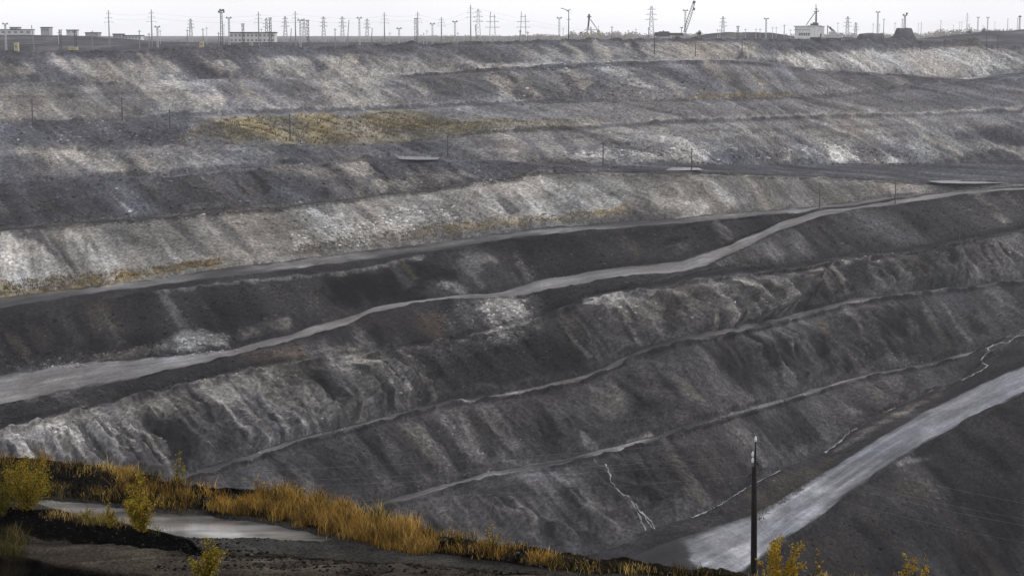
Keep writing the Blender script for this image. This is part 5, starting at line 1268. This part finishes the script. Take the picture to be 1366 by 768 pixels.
# the boom crane
t, u, H, W = rim_root("crane", 893, 10, "long dark-roofed crane with a white base and a tall slanted lattice boom", "crane")
bd = MB().box(*sbox(W(874), W(893), H(48.6), H(43.2), 6)).box(*sbox(W(893.01), W(911), H(48), H(44.2), 5)).build("body", M_DARKS, t)
MB().box(*sbox(W(879), W(892), H(43.19), H(42.2), 4)).box(*sbox(W(884), W(885.6), H(42.19), H(41), 1)).build("roof_box", M_DARKS, bd)
MB().box(*sbox(W(874), W(892), H(53), H(49.2), 5)).box(*sbox(W(874), W(891), H(49.19), H(48.61), 4)).build("base", M_WPAINT, t)
for xx in (897, 901, 905): MB().box(*sbox(W(xx), W(xx + 2.2), H(53.5), H(48.61), 3)).build("support", M_YEL, t)
MB().box(*sbox(W(907), W(910), H(53), H(48.4), 3.4)).build("cab", M_WPAINT, t)
bm = MB(); A_, B_ = np.array([W(913.2), 0, H(43.5)]), np.array([W(925.8), 0, H(1.5)])
dr = (B_ - A_); nx = np.array([dr[2], 0, -dr[0]]); nx /= np.linalg.norm(nx)
def bw_(f): return .35 + .55 * math.sin(math.pi * min(1, f * .8 + .15))
for sx in (-1, 1):
    for sy in (-1, 1):
        for i in range(12):
            f0, f1 = i / 12, (i + 1) / 12
            bm.bar(A_ + dr * f0 + nx * sx * bw_(f0) + np.array([0, sy * .6, 0]), A_ + dr * f1 + nx * sx * bw_(f1) + np.array([0, sy * .6, 0]), .2)
for i in range(24):
    f0, f1 = i / 24, (i + 1) / 24; s_ = 1 if i % 2 else -1
    for sy in (-1, 1): bm.bar(A_ + dr * f0 + nx * s_ * bw_(f0) + np.array([0, sy * .6, 0]), A_ + dr * f1 - nx * s_ * bw_(f1) + np.array([0, sy * .6, 0]), .15)
bm.build("boom", M_DARKS, t)
MB().bar(A_ + dr * .92, B_, 1.3).build("boom_head", M_LAMP, t)
MB().bar((W(924.8), 0, H(4)), (W(925.2), 0, H(11)), .12).box((W(925.2), 0, H(12.4)), (1.1, .9, 1.4)).build("hook_block", M_LAMP, t)
MB().bar((W(909), 0, H(44)), (W(909), 0, H(37.5)), .3).box((W(909), 0, H(37.3)), (1.8, .8, .5)).build("gantry", M_DARKS, t)
MB().bar((W(909), 0, H(37.5)), (A_ + dr * .35)[[0, 1, 2]], .1).build("cable", M_DARKS, t)

# flat spoil heaps on the rim at the right
M_SPOIL = mat_plain("black_spoil", (.075, .074, .08), .95, .1, .4, .15)
def heap(x0, x1, yt, off, depth, label, flat=.75, wallm=M_SPOIL):
    xc = (x0 + x1) / 2; a, Dd, zb = rim_at(xc, off); u = Dd / FPX; h = -px_ray(xc, yt)[1] * Dd - zb
    co = []; nx_, ny_ = 40, 14; hw = (x1 - x0) / 2 * u
    for j in range(ny_ + 1):
        for i in range(nx_ + 1):
            fx = i / nx_ * 2 - 1; fy = j / ny_ * 2 - 1
            e = min(1, (1 - abs(fx)) / (1 - flat)) * min(1, (1 - abs(fy)) / (1 - flat * .8))
            co.append((fx * hw, fy * depth / 2, -1.5 + (h + 1.5) * e + .8 * e * float(fbm(np.array([fx * hw / 4]), np.array([fy * depth / 6 + x0]), 3, 91)[0])))
    o = new_mesh("spoil_heap", np.array(co), quads=grid_faces(0, ny_, nx_ + 1)[:, ::-1], mat=wallm, smooth=True); o.location = (a * Dd, Dd, zb)
    return tag(o, label, "spoil heap", "flat spoil heaps on the rim")
heap(1143, 1180, 45.3, 14, 26, "long flat black spoil heap right of the white excavator", .72)
heap(1192, 1219, 38.3, 24, 24, "shorter flat dark spoil heap under the twin-lamp mast", .6)

# woods beyond the plain: one mass of bare autumn trees
tp = []; ts = []; tcx = []
def treebelt(x0, x1, ytop, yvar, D0, D1, n):
    for _ in range(n):
        x = random.uniform(x0, x1); Dd = random.uniform(D0, D1); a = px_ray(x, 50)[0]
        zb = float(plateau_z(np.array([a]), np.array([Dd]))[0]); top = -px_ray(x, ytop + random.uniform(0, yvar))[1] * Dd
        yield a * Dd, Dd, zb, max(4, top - zb)
BELT = [(150, 240, 55, 4, 2600, 3200, 50), (225, 310, 52, 5, 2500, 3000, 60), (365, 480, 51, 6, 2500, 3200, 130), (455, 560, 50, 6, 2500, 3200, 110), (560, 700, 46, 7, 2500, 3200, 180), (690, 770, 44.5, 7, 2500, 3200, 120),
        (760, 850, 41, 9, 2500, 3200, 140), (840, 930, 44, 7, 2600, 3200, 110), (900, 1100, 44, 4, 2700, 3400, 120), (1090, 1260, 43, 5, 2600, 3200, 130), (1240, 1460, 38.5, 3, 2300, 2700, 130)]
lv = []; lcc = []
for bl in BELT:
    for (x, y, zb, h) in treebelt(*bl):
        n = 70; w = h * .42
        c0 = np.array([x, y, zb + h * .58]); g_ = RNG.normal(0, 1, (n, 3)); g_ /= np.linalg.norm(g_, axis=1)[:, None]
        p = c0 + g_ * (RNG.uniform(.2, 1, (n, 1)) ** .5) * np.array([w, w, h * .42]); s_ = h * RNG.uniform(.03, .075, (n, 1))
        uu = RNG.normal(0, 1, (n, 3)); uu /= np.linalg.norm(uu, axis=1)[:, None]; vv = np.cross(uu, RNG.normal(0, 1, (n, 3))); vv /= np.linalg.norm(vv, axis=1)[:, None]
        lv.append(np.stack([p - uu * s_, p + vv * s_, p + uu * s_, p - vv * s_], 1).reshape(-1, 3))
        lcc.append(np.tile(np.array((.30, .285, .265)) * random.uniform(.75, 1.2), (n * 4, 1)))  # crown colour lightened to carry the distance haze
        lv.append(np.array([(x - .25, y, zb - 1), (x + .25, y, zb - 1), (x + .15, y, zb + h * .7), (x - .15, y, zb + h * .7)])); lcc.append(np.full((4, 3), .12))
lv = np.concatenate(lv); lcc = np.concatenate(lcc)
tag(new_mesh("woods", lv, quads=np.arange(len(lv)).reshape(-1, 4), mat=M_LEAF, smooth=False, attr=lcc), "bare hazy woods along the horizon", kind="stuff")
def far_tree(x, yt, off, label, w):
    a, Dd, zb = rim_at(x, off); h = -px_ray(x, yt)[1] * Dd - zb
    return shrub("tree", x, yt, h, w * Dd / FPX, 700, .35, [(.07,.065,.045), (.09,.08,.05)], label, "tree", stems=7, low=.3, base=(a * Dd, Dd, zb))
far_tree(933, 41.5, 620, "dark rounded tree on the plain just right of the crane boom", 12)
far_tree(1292, 33, 600, "dark bushy tree on the far right hill beside a tall power pole", 9)
far_tree(1312, 36, 600, "low dark tree on the far right hill, right of the taller one", 9)
